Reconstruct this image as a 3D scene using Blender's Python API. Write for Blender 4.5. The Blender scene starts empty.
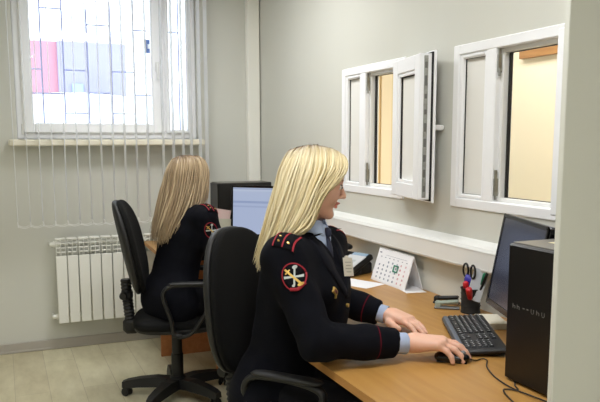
import bpy, math, random
import numpy as np
from mathutils import Vector, Matrix
from mathutils.bvhtree import BVHTree
random.seed(7); rng = np.random.default_rng(7)
SC = bpy.context.scene; COL = SC.collection
PI = math.pi
V = Vector

# ------------------------------------------------------------------ camera, world, lights, exposure
YAW, PITCH, ROLL = 0.4007, 0.1323, 0.0018
fw = V((math.sin(YAW)*math.cos(PITCH), math.cos(YAW)*math.cos(PITCH), -math.sin(PITCH)))
rt = V((math.cos(YAW), -math.sin(YAW), 0)); dn = fw.cross(rt)
rt2 = rt*math.cos(ROLL)+dn*math.sin(ROLL); dn2 = dn*math.cos(ROLL)-rt*math.sin(ROLL)
cd = bpy.data.cameras.new('camera'); cam = bpy.data.objects.new('camera', cd); COL.objects.link(cam)
mx = Matrix((rt2, -dn2, -fw)).transposed().to_4x4(); mx.translation = V((0, 0, 1.45)); cam.matrix_world = mx
cd.sensor_width = 36; cd.lens = 42.0; cd.shift_y = 0.0561; cd.clip_start = 0.05
SC.camera = cam
SC.view_settings.view_transform = 'Standard'; SC.view_settings.look = 'None'
SC.view_settings.gamma = 1; SC.view_settings.use_curve_mapping = False
SC.view_settings.exposure = 0.0

W = bpy.data.worlds.new('overcast_sky'); SC.world = W; W.use_nodes = True
bg = W.node_tree.nodes['Background']; bg.inputs[0].default_value = (0.80, 0.90, 1.0, 1); bg.inputs[1].default_value = 4.0

def area(name, loc, rot, sx, sy, power, col, portal=False):
    l = bpy.data.lights.new(name, 'AREA'); l.shape = 'RECTANGLE'; l.size = sx; l.size_y = sy
    l.energy = power; l.color = col
    if portal: l.cycles.is_portal = True
    o = bpy.data.objects.new(name, l); COL.objects.link(o); o.location = loc; o.rotation_euler = rot
    return o
LAMPS = [(0.85, 3.7), (0.75, 1.6), (0.2, -0.7), (-1.2, 2.4)]
LAMP_W = [23, 22, 30, 16]
for (x, y), p in zip(LAMPS, LAMP_W):
    area('ceiling_lamp_light', (x, y, 2.66), (0, 0, 0), .56, .56, p, (0.975, 0.985, 1.0))
area('window_portal', (0.725, 5.30, 2.04), (math.radians(-90), 0, 0), 1.2, 1.14, 10, (1, 1, 1), True)
area('corridor_lamp_light', (2.7, 2.8, 2.5), (0, 0, 0), .5, 2.6, 34, (0.98, 0.95, 0.90))

# ------------------------------------------------------------------ helpers
def lin(c):
    c = c/255.0
    return c/12.92 if c <= 0.04045 else ((c+0.055)/1.055)**2.4
def rgb(r, g, b): return (lin(r), lin(g), lin(b), 1)

def mat(name, col, rough=0.6, metal=0.0, var=0.0, vscale=8.0, bump=0.0, bscale=200.0, emis=None, estr=0.0,
        stretch=(1, 1, 1), spec=0.5, sheen=0.0):
    m = bpy.data.materials.new(name); m.use_nodes = True; nt = m.node_tree
    b = nt.nodes['Principled BSDF']; b.inputs['Base Color'].default_value = col
    b.inputs['Roughness'].default_value = rough; b.inputs['Metallic'].default_value = metal
    b.inputs['Specular IOR Level'].default_value = spec
    if sheen: b.inputs['Sheen Weight'].default_value = sheen
    tc = nt.nodes.new('ShaderNodeTexCoord'); mp = nt.nodes.new('ShaderNodeMapping')
    mp.inputs['Scale'].default_value = stretch; nt.links.new(tc.outputs['Object'], mp.inputs['Vector'])
    if var > 0:
        n = nt.nodes.new('ShaderNodeTexNoise'); n.inputs['Scale'].default_value = vscale; n.inputs['Detail'].default_value = 4
        nt.links.new(mp.outputs[0], n.inputs['Vector'])
        r = nt.nodes.new('ShaderNodeValToRGB')
        lo = [max(0, c*(1-var)) for c in col[:3]]; hi = [min(1, c*(1+var)) for c in col[:3]]
        r.color_ramp.elements[0].position = .3; r.color_ramp.elements[1].position = .7
        r.color_ramp.elements[0].color = (*lo, 1); r.color_ramp.elements[1].color = (*hi, 1)
        nt.links.new(n.outputs['Fac'], r.inputs[0]); nt.links.new(r.outputs[0], b.inputs['Base Color'])
    if bump > 0:
        n2 = nt.nodes.new('ShaderNodeTexNoise'); n2.inputs['Scale'].default_value = bscale
        nt.links.new(mp.outputs[0], n2.inputs['Vector'])
        bp = nt.nodes.new('ShaderNodeBump'); bp.inputs['Strength'].default_value = bump; bp.inputs['Distance'].default_value = .002
        nt.links.new(n2.outputs['Fac'], bp.inputs['Height']); nt.links.new(bp.outputs[0], b.inputs['Normal'])
    if emis:
        b.inputs['Emission Color'].default_value = emis; b.inputs['Emission Strength'].default_value = estr
    return m

class MB:
    def __init__(s): s.v = []; s.f = []; s.m = []
    def add(s, vs, fs, mi=0):
        o = len(s.v); s.v += [tuple(p) for p in vs]; s.f += [tuple(i+o for i in f) for f in fs]; s.m += [mi]*len(fs)
    def box(s, c, size, bev=0.0, rot=None, mi=0):
        c = V(c); h = [x/2 for x in size]; bev = min(bev, min(h)*.98)
        if rot is None: rot = Matrix.Identity(3)
        elif isinstance(rot, (int, float)): rot = Matrix.Rotation(rot, 3, 'Z')
        vs = []; idx = {}
        if bev <= 0:
            for i in (-1, 1):
                for j in (-1, 1):
                    for k in (-1, 1): vs.append(c+rot@V((i*h[0], j*h[1], k*h[2])))
            s.add(vs, [(0, 1, 3, 2), (4, 6, 7, 5), (0, 4, 5, 1), (2, 3, 7, 6), (0, 2, 6, 4), (1, 5, 7, 3)], mi); return
        for i in (-1, 1):
            for j in (-1, 1):
                for k in (-1, 1):
                    sg = (i, j, k)
                    for a in range(3):
                        p = [sg[t]*(h[t]-(0 if t == a else bev)) for t in range(3)]
                        idx[(sg, a)] = len(vs); vs.append(c+rot@V(p))
        fs = []
        for a in range(3):
            b_, c_ = (a+1) % 3, (a+2) % 3
            for sa in (-1, 1):
                q = []
                for (x, y) in ((-1, -1), (1, -1), (1, 1), (-1, 1)):
                    g = [0]*3; g[a] = sa; g[b_] = x; g[c_] = y; q.append(idx[(tuple(g), a)])
                fs.append(q if sa > 0 else q[::-1])
        for a in range(3):
            b_, c_ = (a+1) % 3, (a+2) % 3
            for x in (-1, 1):
                for y in (-1, 1):
                    g0 = [0]*3; g1 = [0]*3; g0[a] = -1; g1[a] = 1
                    for g in (g0, g1): g[b_] = x; g[c_] = y
                    q = [idx[(tuple(g0), b_)], idx[(tuple(g1), b_)], idx[(tuple(g1), c_)], idx[(tuple(g0), c_)]]
                    fs.append(q if x*y < 0 else q[::-1])
        for i in (-1, 1):
            for j in (-1, 1):
                for k in (-1, 1):
                    q = [idx[((i, j, k), a)] for a in range(3)]
                    fs.append(q if i*j*k > 0 else q[::-1])
        s.add(vs, fs, mi)
    def tube(s, pts, r, n=8, closed=False, mi=0, flat=1.0, up=None):
        pts = [V(p) for p in pts]; N = len(pts)
        if not isinstance(r, (list, tuple)): r = [r]*N
        vs = []; prev = None
        for i, p in enumerate(pts):
            if closed: t = pts[(i+1) % N]-pts[i-1]
            else: t = pts[min(i+1, N-1)]-pts[max(i-1, 0)]
            t.normalize()
            if up is not None: a = V(up)
            elif prev is None: a = V((0, 0, 1)) if abs(t.z) < .9 else V((1, 0, 0))
            else: a = prev
            a = (a-t*a.dot(t)); a = a.normalized() if a.length > 1e-6 else t.orthogonal().normalized()
            prev = a; b = t.cross(a)
            for k in range(n):
                g = 2*PI*k/n; vs.append(p+a*(math.cos(g)*r[i]*flat)+b*(math.sin(g)*r[i]))
        fs = []
        M_ = N if closed else N-1
        for i in range(M_):
            j = (i+1) % N
            for k in range(n):
                k2 = (k+1) % n; fs.append((i*n+k, i*n+k2, j*n+k2, j*n+k))
        if not closed:
            fs.append(tuple(range(n))[::-1]); fs.append(tuple((N-1)*n+k for k in range(n)))
        s.add(vs, fs, mi)
    def lathe(s, prof, c=(0, 0, 0), n=24, mi=0, rot=None):
        c = V(c); vs = []; fs = []
        for (r, z) in prof:
            for k in range(n):
                g = 2*PI*k/n; p = V((r*math.cos(g), r*math.sin(g), z)); vs.append(c+(rot@p if rot else p))
        for i in range(len(prof)-1):
            for k in range(n):
                k2 = (k+1) % n; fs.append((i*n+k, i*n+k2, (i+1)*n+k2, (i+1)*n+k))
        fs.append(tuple(range(n))[::-1]); fs.append(tuple((len(prof)-1)*n+k for k in range(n)))
        s.add(vs, fs, mi)
    def prism(s, poly, z0, z1, mi=0, xf=None):
        n = len(poly); xf = xf or (lambda p: p)
        vs = [xf(V((x, y, z0))) for x, y in poly]+[xf(V((x, y, z1))) for x, y in poly]
        fs = [tuple(range(n))[::-1], tuple(range(n, 2*n))]+[(i, (i+1) % n, n+(i+1) % n, n+i) for i in range(n)]
        s.add(vs, fs, mi)
    def superell(s, c, size, e1=2.6, e2=2.6, rot=None, nu=40, nv=18, mi=0, warp=None):
        # outline exponent e1 in local XY, profile exponent e2 along Z
        c = V(c); vs = []; fs = []
        def sp(x, e): return math.copysign(abs(x)**(2.0/e), x)
        for j in range(nv+1):
            ph = -PI/2+PI*j/nv
            for i in range(nu):
                th = 2*PI*i/nu
                p = V((size[0]/2*sp(math.cos(th), e1)*sp(math.cos(ph), e2), size[1]/2*sp(math.sin(th), e1)*sp(math.cos(ph), e2), size[2]/2*sp(math.sin(ph), e2)))
                if warp: p = warp(p)
                vs.append(c+(rot@p if rot else p))
        for j in range(nv):
            for i in range(nu):
                i2 = (i+1) % nu; fs.append((j*nu+i, j*nu+i2, (j+1)*nu+i2, (j+1)*nu+i))
        s.add(vs, fs, mi)
    def build(s, name, mats, parent=None, smooth=False, loc=None):
        me = bpy.data.meshes.new(name); me.from_pydata(s.v, [], s.f)
        mats = mats if isinstance(mats, (list, tuple)) else [mats]
        for m in mats: me.materials.append(m)
        if len(mats) > 1: me.polygons.foreach_set('material_index', s.m)
        if smooth:
            me.polygons.foreach_set('use_smooth', [True]*len(me.polygons))
            if smooth != 'all': me.set_sharp_from_angle(angle=math.radians(40))
        me.update()
        o = bpy.data.objects.new(name, me); COL.objects.link(o)
        if parent: o.parent = parent
        if loc: o.location = loc
        return o

def tag(o, label=None, cat=None, group=None, kind=None):
    if label: o['label'] = label
    if cat: o['category'] = cat
    if group: o['group'] = group
    if kind: o['kind'] = kind
    return o
def thing(name, label, cat, loc=(0, 0, 0), rz=0.0, group=None):
    o = bpy.data.objects.new(name, None); COL.objects.link(o); o.empty_display_size = .05
    o.location = loc; o.rotation_euler = (0, 0, rz); return tag(o, label, cat, group)
def struct(name, mb, m, label=None, smooth=False, parent=None):
    o = mb.build(name, m, parent, smooth)
    if not parent: o['kind'] = 'structure'; o['category'] = name.split('_')[0]; o['label'] = label or name
    return o
def one(shape, name, m, parent=None, smooth=False, **kw):
    b = MB(); getattr(b, shape)(**kw); return b.build(name, m, parent, smooth)
def copy_tree(o, parent=None):
    kids = [c for c in bpy.data.objects if c.parent == o]
    c = o.copy(); COL.objects.link(c)
    if parent: c.parent = parent
    for k in kids: copy_tree(k, c)
    return c

# ------------------------------------------------------------------ materials
M = {}
M['wall'] = mat('wall_panel_paint', rgb(211, 211, 202), .75, var=.015, vscale=3, bump=.08, bscale=300, stretch=(1, 1, .05))
M['ceiling'] = mat('ceiling_white', rgb(235, 234, 228), .8)
M['white'] = mat('white_plastic', rgb(236, 236, 234), .32)
M['white2'] = mat('white_frame_plastic', rgb(248, 249, 251), .3)
M['cream'] = mat('cream_sill', rgb(232, 226, 206), .45)
M['base'] = mat('grey_baseboard', rgb(176, 170, 160), .5)
M['rad'] = mat('radiator_enamel', rgb(240, 240, 232), .35)
M['gasket'] = mat('black_rubber', rgb(22, 20, 20), .7)
M['metal'] = mat('galvanised_metal', rgb(165, 165, 160), .35, .9, var=.2, vscale=40)
M['blk'] = mat('black_plastic', rgb(13, 13, 13), .55, bump=.1, bscale=400)
M['blkgloss'] = mat('black_gloss_plastic', rgb(12, 12, 13), .18)
M['fabric'] = mat('black_chair_fabric', rgb(15, 15, 15), .92, var=.25, vscale=120, bump=.5, bscale=700, spec=.2)
M['grey'] = mat('grey_plastic', rgb(120, 122, 124), .45)
M['paper'] = mat('white_paper', rgb(238, 238, 240), .8)
M['steel'] = mat('polished_steel', rgb(180, 182, 185), .25, 1.0)
M['gold'] = mat('gold_badge', rgb(214, 178, 96), .35, .7)
M['red'] = mat('red_cloth', rgb(150, 20, 38), .75)
M['redp'] = mat('red_plastic', rgb(200, 30, 40), .4)
M['blue'] = mat('blue_plastic', rgb(48, 42, 150), .4)
M['green'] = mat('green_plastic', rgb(30, 130, 90), .4)
M['skin'] = mat('skin', rgb(224, 176, 152), .5, var=.05, vscale=18)
M['skin'].node_tree.nodes['Principled BSDF'].inputs['Subsurface Weight'].default_value = .12
M['skin'].node_tree.nodes['Principled BSDF'].inputs['Subsurface Radius'].default_value = (.012, .005, .003)
M['lip'] = mat('lips', rgb(204, 132, 120), .5)
M['shirt'] = mat('light_blue_shirt', rgb(176, 192, 222), .8, bump=.1)
M['tie'] = mat('navy_tie', rgb(30, 36, 60), .7)

def glass(name, tint=(1, 1, 1, 1), rough=0.0, mixd=0.0, dcol=(.8, .8, .8, 1)):
    m = bpy.data.materials.new(name); m.use_nodes = True; nt = m.node_tree; nt.nodes.clear()
    out = nt.nodes.new('ShaderNodeOutputMaterial'); tr = nt.nodes.new('ShaderNodeBsdfTransparent'); tr.inputs[0].default_value = tint
    gl = nt.nodes.new('ShaderNodeBsdfGlossy'); gl.inputs['Roughness'].default_value = rough
    fr = nt.nodes.new('ShaderNodeFresnel'); fr.inputs[0].default_value = 1.45
    mx_ = nt.nodes.new('ShaderNodeMixShader'); nt.links.new(fr.outputs[0], mx_.inputs[0])
    nt.links.new(tr.outputs[0], mx_.inputs[1]); nt.links.new(gl.outputs[0], mx_.inputs[2]); last = mx_
    if mixd > 0:
        df = nt.nodes.new('ShaderNodeBsdfDiffuse'); df.inputs[0].default_value = dcol
        m2 = nt.nodes.new('ShaderNodeMixShader'); m2.inputs[0].default_value = mixd
        nt.links.new(mx_.outputs[0], m2.inputs[1]); nt.links.new(df.outputs[0], m2.inputs[2]); last = m2
    nt.links.new(last.outputs[0], out.inputs[0]); return m
M['glass'] = glass('window_glass')
M['frost'] = glass('pale_coated_glass', (.9, .9, .88, 1), .05, .9, rgb(246, 245, 240))

# wood with grain along X or Y
def wood(name, c1, c2, rough=.42, stretch=(14, 1.2, 14), bump=.03):
    m = mat(name, c1, rough, stretch=stretch); nt = m.node_tree; b = nt.nodes['Principled BSDF']
    mp = [n for n in nt.nodes if n.type == 'MAPPING'][0]
    n = nt.nodes.new('ShaderNodeTexNoise'); n.inputs['Scale'].default_value = 2.2; n.inputs['Detail'].default_value = 6; n.inputs['Distortion'].default_value = .6
    nt.links.new(mp.outputs[0], n.inputs['Vector'])
    r = nt.nodes.new('ShaderNodeValToRGB'); r.color_ramp.elements[0].position = .3; r.color_ramp.elements[1].position = .72
    r.color_ramp.elements[0].color = c2; r.color_ramp.elements[1].color = c1
    nt.links.new(n.outputs['Fac'], r.inputs[0]); nt.links.new(r.outputs[0], b.inputs['Base Color'])
    return m
M['desk'] = wood('beech_laminate', rgb(184, 139, 76), rgb(171, 124, 62), .38)
M['deskedge'] = wood('beech_edge', rgb(190, 138, 76), rgb(176, 124, 64), .5)
M['deskleg'] = wood('brown_panel', rgb(186, 124, 76), rgb(168, 106, 62), .5)

# floor laminate: planks running along Y
def floor_mat():
    m = bpy.data.materials.new('pale_laminate'); m.use_nodes = True; nt = m.node_tree; b = nt.nodes['Principled BSDF']
    tc = nt.nodes.new('ShaderNodeTexCoord'); mp = nt.nodes.new('ShaderNodeMapping'); mp.inputs['Rotation'].default_value = (0, 0, PI/2)
    nt.links.new(tc.outputs['Object'], mp.inputs[0])
    br = nt.nodes.new('ShaderNodeTexBrick'); br.inputs['Scale'].default_value = 1.0
    br.inputs['Brick Width'].default_value = 1.2; br.inputs['Row Height'].default_value = .19
    br.inputs['Mortar Size'].default_value = .0014; br.inputs['Mortar Smooth'].default_value = .3
    br.inputs['Color1'].default_value = rgb(222, 216, 186); br.inputs['Color2'].default_value = rgb(208, 199, 168); br.inputs['Mortar'].default_value = rgb(176, 166, 140)
    nt.links.new(mp.outputs[0], br.inputs[0])
    n = nt.nodes.new('ShaderNodeTexNoise'); n.inputs['Scale'].default_value = 3.0; n.inputs['Detail'].default_value = 7; n.inputs['Roughness'].default_value = .62
    mp2 = nt.nodes.new('ShaderNodeMapping'); mp2.inputs['Scale'].default_value = (2.6, .8, 1); nt.links.new(tc.outputs['Object'], mp2.inputs[0]); nt.links.new(mp2.outputs[0], n.inputs[0])
    r = nt.nodes.new('ShaderNodeValToRGB'); r.color_ramp.elements[0].position = .34; r.color_ramp.elements[1].position = .66
    r.color_ramp.elements[0].color = (.70, .67, .60, 1); r.color_ramp.elements[1].color = (1, 1, 1, 1)
    nt.links.new(n.outputs['Fac'], r.inputs[0])
    mixn = nt.nodes.new('ShaderNodeMix'); mixn.data_type = 'RGBA'; mixn.blend_type = 'MULTIPLY'; mixn.inputs[0].default_value = .8
    nt.links.new(br.outputs['Color'], mixn.inputs[6]); nt.links.new(r.outputs[0], mixn.inputs[7])
    nt.links.new(mixn.outputs[2], b.inputs['Base Color']); b.inputs['Roughness'].default_value = .38
    return m
M['floor'] = floor_mat()

# ------------------------------------------------------------------ structure
XW, YB, XL, YN, ZC = 1.824, 5.11, -2.4, -1.6, 2.75
b = MB(); b.box(((XL+XW)/2+.05, (YB+YN)/2, -.05), (XW-XL+.3, YB-YN+.3, .1)); struct('floor', b, M['floor'], 'pale laminate plank floor')
b = MB(); b.box(((XL+XW)/2+.05, (YB+YN)/2, ZC+.05), (XW-XL+.3, YB-YN+.3, .1)); struct('ceiling', b, M['ceiling'], 'white ceiling')
def wall_holes(axis, plane, thick, a0, a1, holes):
    """wall in plane axis=plane..plane+thick, spanning a0..a1 and 0..ZC with rectangular holes (h0,h1,z0,z1) sorted"""
    b = MB()
    def bx(u0, u1, z0, z1):
        if u1-u0 < 1e-5 or z1-z0 < 1e-5: return
        if axis == 'y': b.box(((u0+u1)/2, plane+thick/2, (z0+z1)/2), (u1-u0, thick, z1-z0))
        else: b.box((plane+thick/2, (u0+u1)/2, (z0+z1)/2), (thick, u1-u0, z1-z0))
    u = a0
    for (h0, h1, z0, z1) in holes:
        bx(u, h0, 0, ZC); bx(h0, h1, 0, z0); bx(h0, h1, z1, ZC); u = h1
    bx(u, a1, 0, ZC); return b
WX0, WX1, WZ0, WZ1 = .105, 1.345, 1.467, 2.62
struct('wall_back', wall_holes('y', YB, .3, XL-.1, XW+.15, [(WX0, WX1, WZ0, WZ1)]), M['wall'], 'back wall with the street window')
H1 = (2.995, 3.665, 1.175, 1.845); H2 = (1.915, 2.585, 1.175, 1.845)
struct('wall_right', wall_holes('x', XW, .12, YN-.1, YB, [H2, H1]), M['wall'], 'right wall with two serving hatches')
b = MB(); b.box((XL-.05, (YB+YN)/2, ZC/2), (.1, YB-YN, ZC)); struct('wall_left', b, M['wall'], 'left wall')
b = MB(); b.box(((XL+XW)/2, YN-.05, ZC/2), (XW-XL, .1, ZC)); struct('wall_near', b, M['wall'], 'wall behind the camera')
# partition panel at the right edge of the picture
b = MB(); b.box((1.232+.3, 1.308, ZC/2), (.594, .016, ZC)); b.box((1.2355, 1.308, ZC/2), (.007, .0185, ZC), .002)
struct('wall_partition', b, M['wall'], 'grey partition panel at the right edge')
b = MB(); b.box(((XL+XW)/2, YB-.009, .035), (XW-XL, .018, .07), .004); b.box(((XL+XW)/2, YB-.012, .008), (XW-XL, .024, .016), .004)
struct('baseboard_back', b, M['base'], 'grey baseboard of the back wall')
b = MB(); b.box((XW-.009, (1.35+YB)/2, .035), (.018, YB-1.37, .07), .004); struct('baseboard_right', b, M['base'], 'grey baseboard of the right wall')
# corner duct and wall panel joint strips
b = MB(); b.box((1.768, YB-.03, (ZC+.76)/2), (.096, .06, ZC-.76), .006); struct('trim_1', b, mat('duct_cream', rgb(244, 243, 234), .5), 'cream cable duct in the room corner')
b = MB(); b.box((1.765, YB-.062, ZC/2+.38), (.01, .004, ZC-.8), .001)
# ------------------------------------------------------------------ corridor behind the hatches
M['cor'] = mat('corridor_cream', rgb(242, 230, 204), .8)
M['corwood'] = wood('door_frame_wood', rgb(176, 130, 74), rgb(150, 104, 56), .5)
b = MB(); b.box((3.35, 3.2, ZC/2), (.1, 7.0, ZC)); struct('wall_corridor', b, M['cor'], 'cream corridor wall seen through the hatches')
b = MB(); b.box((2.6, 6.75, ZC/2), (1.6, .1, ZC)); b.box((2.6, -.35, ZC/2), (1.6, .1, ZC)); struct('wall_corridor_end', b, M['cor'], 'end walls of the corridor')
b = MB(); b.box((2.66, 3.2, -.05), (1.36, 7, .1)); struct('floor_corridor', b, M['floor'], 'corridor floor')
b = MB(); b.box((2.66, 3.2, ZC+.05), (1.36, 7, .1)); struct('ceiling_corridor', b, M['ceiling'], 'corridor ceiling')
b = MB(); b.box((3.28, 3.4, 2.035), (.04, .98, .07)); b.box((3.28, 2.94, 1.0), (.04, .07, 2.0))
struct('trim_2', b, M['corwood'], 'wooden lintel across the corridor')
b = MB(); b.box((3.285, 5.92, 1.2), (.03, .22, 2.4)); b.box((3.285, 5.56, 1.2), (.03, .06, 2.4)); b.box((3.285, 5.74, 2.36), (.03, .5, .08))
struct('trim_3', b, mat('tan_upright', rgb(214, 182, 132), .6), 'tan door frame at the far end of the corridor')

b = MB(); b.box((3.292, 5.70, 1.15), (.012, .22, 2.3)); struct('door_2', b, mat('tan_door', rgb(226, 198, 154), .6), 'tan door at the far end of the corridor')
# ------------------------------------------------------------------ street window
win = thing('window_1', 'white plastic street window on the back wall', 'window'); win['kind'] = 'structure'
y0 = YB+.03; fy = y0+.035
def frame_rect(b, x0, x1, z0, z1, y, w, t, bev=.006):
    b.box((x0+w/2, y, (z0+z1)/2), (w, t, z1-z0), bev); b.box((x1-w/2, y, (z0+z1)/2), (w, t, z1-z0), bev)
    b.box(((x0+x1)/2, y, z0+w/2), (x1-x0-2*w+.004, t, w), bev); b.box(((x0+x1)/2, y, z1-w/2), (x1-x0-2*w+.004, t, w), bev)
b = MB(); frame_rect(b, WX0, WX1, WZ0, WZ1, fy, .05, .07); b.box((1.105, fy, (WZ0+WZ1)/2), (.05, .068, WZ1-WZ0-.1), .005); b.build('window_frame', M['white2'], win)
for (x0, x1, hand) in ((.145, 1.092, 1), (1.118, 1.305, 0)):
    b = MB(); frame_rect(b, x0, x1, WZ0+.04, WZ1-.04, fy-.03, .072 if hand else .03, .06, .01); s = b.build('sash', M['white2'], win)
    w_ = .072 if hand else .03
    g = MB(); g.box(((x0+x1)/2, fy-.03, (WZ0+WZ1)/2), (x1-x0-2*w_+.01, .004, WZ1-WZ0-.08-2*w_+.01)); g.build('pane', M['glass'], s)
    if hand:
        h = MB(); h.box((x1-.036, fy-.068, 1.98), (.026, .016, .07), .005); h.box((x1-.036, fy-.088, 1.95), (.018, .014, .12), .005); h.build('handle', M['white'], s)
for z in (1.535, 2.5):
    h = MB(); h.tube([(.142, y0-.004, z-.035), (.142, y0-.004, z+.035)], .009, 10); h.build('hinge', M['white'], win, True)
b = MB(); b.box(((.047+1.354)/2, YB-.045, 1.4455), (1.354-.047, .25, .043), .008); o = b.build('window_sill', M['cream'], None); o.location = (0, 0, 0)
o['kind'] = 'structure'; o.name = 'trim_4'; o['label'] = 'cream window sill below the street window'; o['category'] = 'sill'
# window grille
gr = MB(); gy = YB+.36
gv = [.30, .45, .62, .79, .96, 1.13, 1.30]
for i, x in enumerate(gv):
    if i == 5:
        gr.tube([(x, gy, 1.42), (x, gy, 1.62), (x+.03, gy, 1.70), (x+.03, gy, 1.78), (x, gy, 1.86), (x, gy, 2.65)], .0065, 6)
        gr.tube([(x+.07, gy, 1.42), (x+.06, gy, 1.62), (x+.03, gy, 1.72), (x+.03, gy, 1.78), (x+.06, gy, 1.86), (x+.07, gy, 2.65)], .0065, 6)
    else: gr.tube([(x, gy, 1.42), (x, gy, 2.65)], .0065, 6)
hz = [(.16, .45, 1.80), (.45, .62, 1.66), (.45, .62, 1.97), (.62, .79, 1.81), (.62, .79, 2.30), (.79, .96, 1.66), (.79, .96, 1.97), (.96, 1.13, 1.80), (.96, 1.3, 2.28), (.16, .30, 1.97), (.3, .45, 2.40), (.45, .62, 2.52)]
for (a, c, z) in hz: gr.tube([(a, gy, z), (c, gy, z)], .0055, 6)
gr.tube([(.1, gy, 1.425), (1.36, gy, 1.425)], .008, 6); gr.tube([(.1, gy, 2.64), (1.36, gy, 2.64)], .008, 6)
tag(gr.build('window_grille', mat('hazed_grille', rgb(158, 160, 190), .5), None, True), 'grey welded bar grille outside the street window', 'grille')  # outdoor haze put into the bar colour as pale lilac
# outside
b = MB(); N = 40
vs = []; fs = []
for i in range(N+1):
    for j in range(13):
        x = -4+i*10/N; y = YB+.31+j*.62
        zz = 1.20+.40*(1-math.exp(-j*.55))+.055*j+.03*math.sin(x*2.3+j)+.03*math.sin(x*5+1.3*j)
        if y < 7.0: x = min(x, 1.8)
        vs.append((x, y, zz))
for i in range(N):
    for j in range(12): fs.append((i*13+j, (i+1)*13+j, (i+1)*13+j+1, i*13+j+1))
b.add(vs, fs); o = b.build('snow', mat('snow', rgb(236, 242, 250), .8, bump=.2, bscale=8), None, True); tag(o, 'white snow bank lying outside the street window', 'snow', kind='stuff')
M['bpink'] = mat('pink_facade', rgb(184, 130, 142), .8, var=.08, vscale=1.5); M['bblue'] = mat('lilac_facade', rgb(146, 144, 174), .8, var=.05, vscale=1.5)
M['btur'] = mat('turquoise_panel', rgb(150, 178, 190), .8)
bl = thing('building', 'pink and lilac building across the snowy yard outside the window', 'building', (.95, 14.2, 1.6))
one('box', 'wall', M['bpink'], bl, c=(-1.6, 0, .76), size=(3.2, 3, 1.52)); one('box', 'annex_wall', M['bblue'], bl, c=(.56, 0, .76), size=(1.12, 3.2, 1.52))
w_ = one('box', 'door', M['btur'], bl, c=(.30, -1.62, .62), size=(.17, .06, .40)); one('box', 'roof', mat('snowy_roof', rgb(238, 242, 250), .8), bl, c=(-.9, .1, 1.54), size=(4.0, 2.9, .06), bev=.02)
b = MB(); b.box((0, 0, 0), (.075, .01, .1), .002, mi=0); b.box((0, -.006, 0), (.028, .004, .034), .001, mi=1); sg = b.build('sign_plate', [mat('sign_blue', rgb(84, 108, 160), .5), M['white']]); sg.location = (1.075, gy-.012, 2.165)
tag(sg, 'small blue plate wired to the window grille', 'sign')

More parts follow.
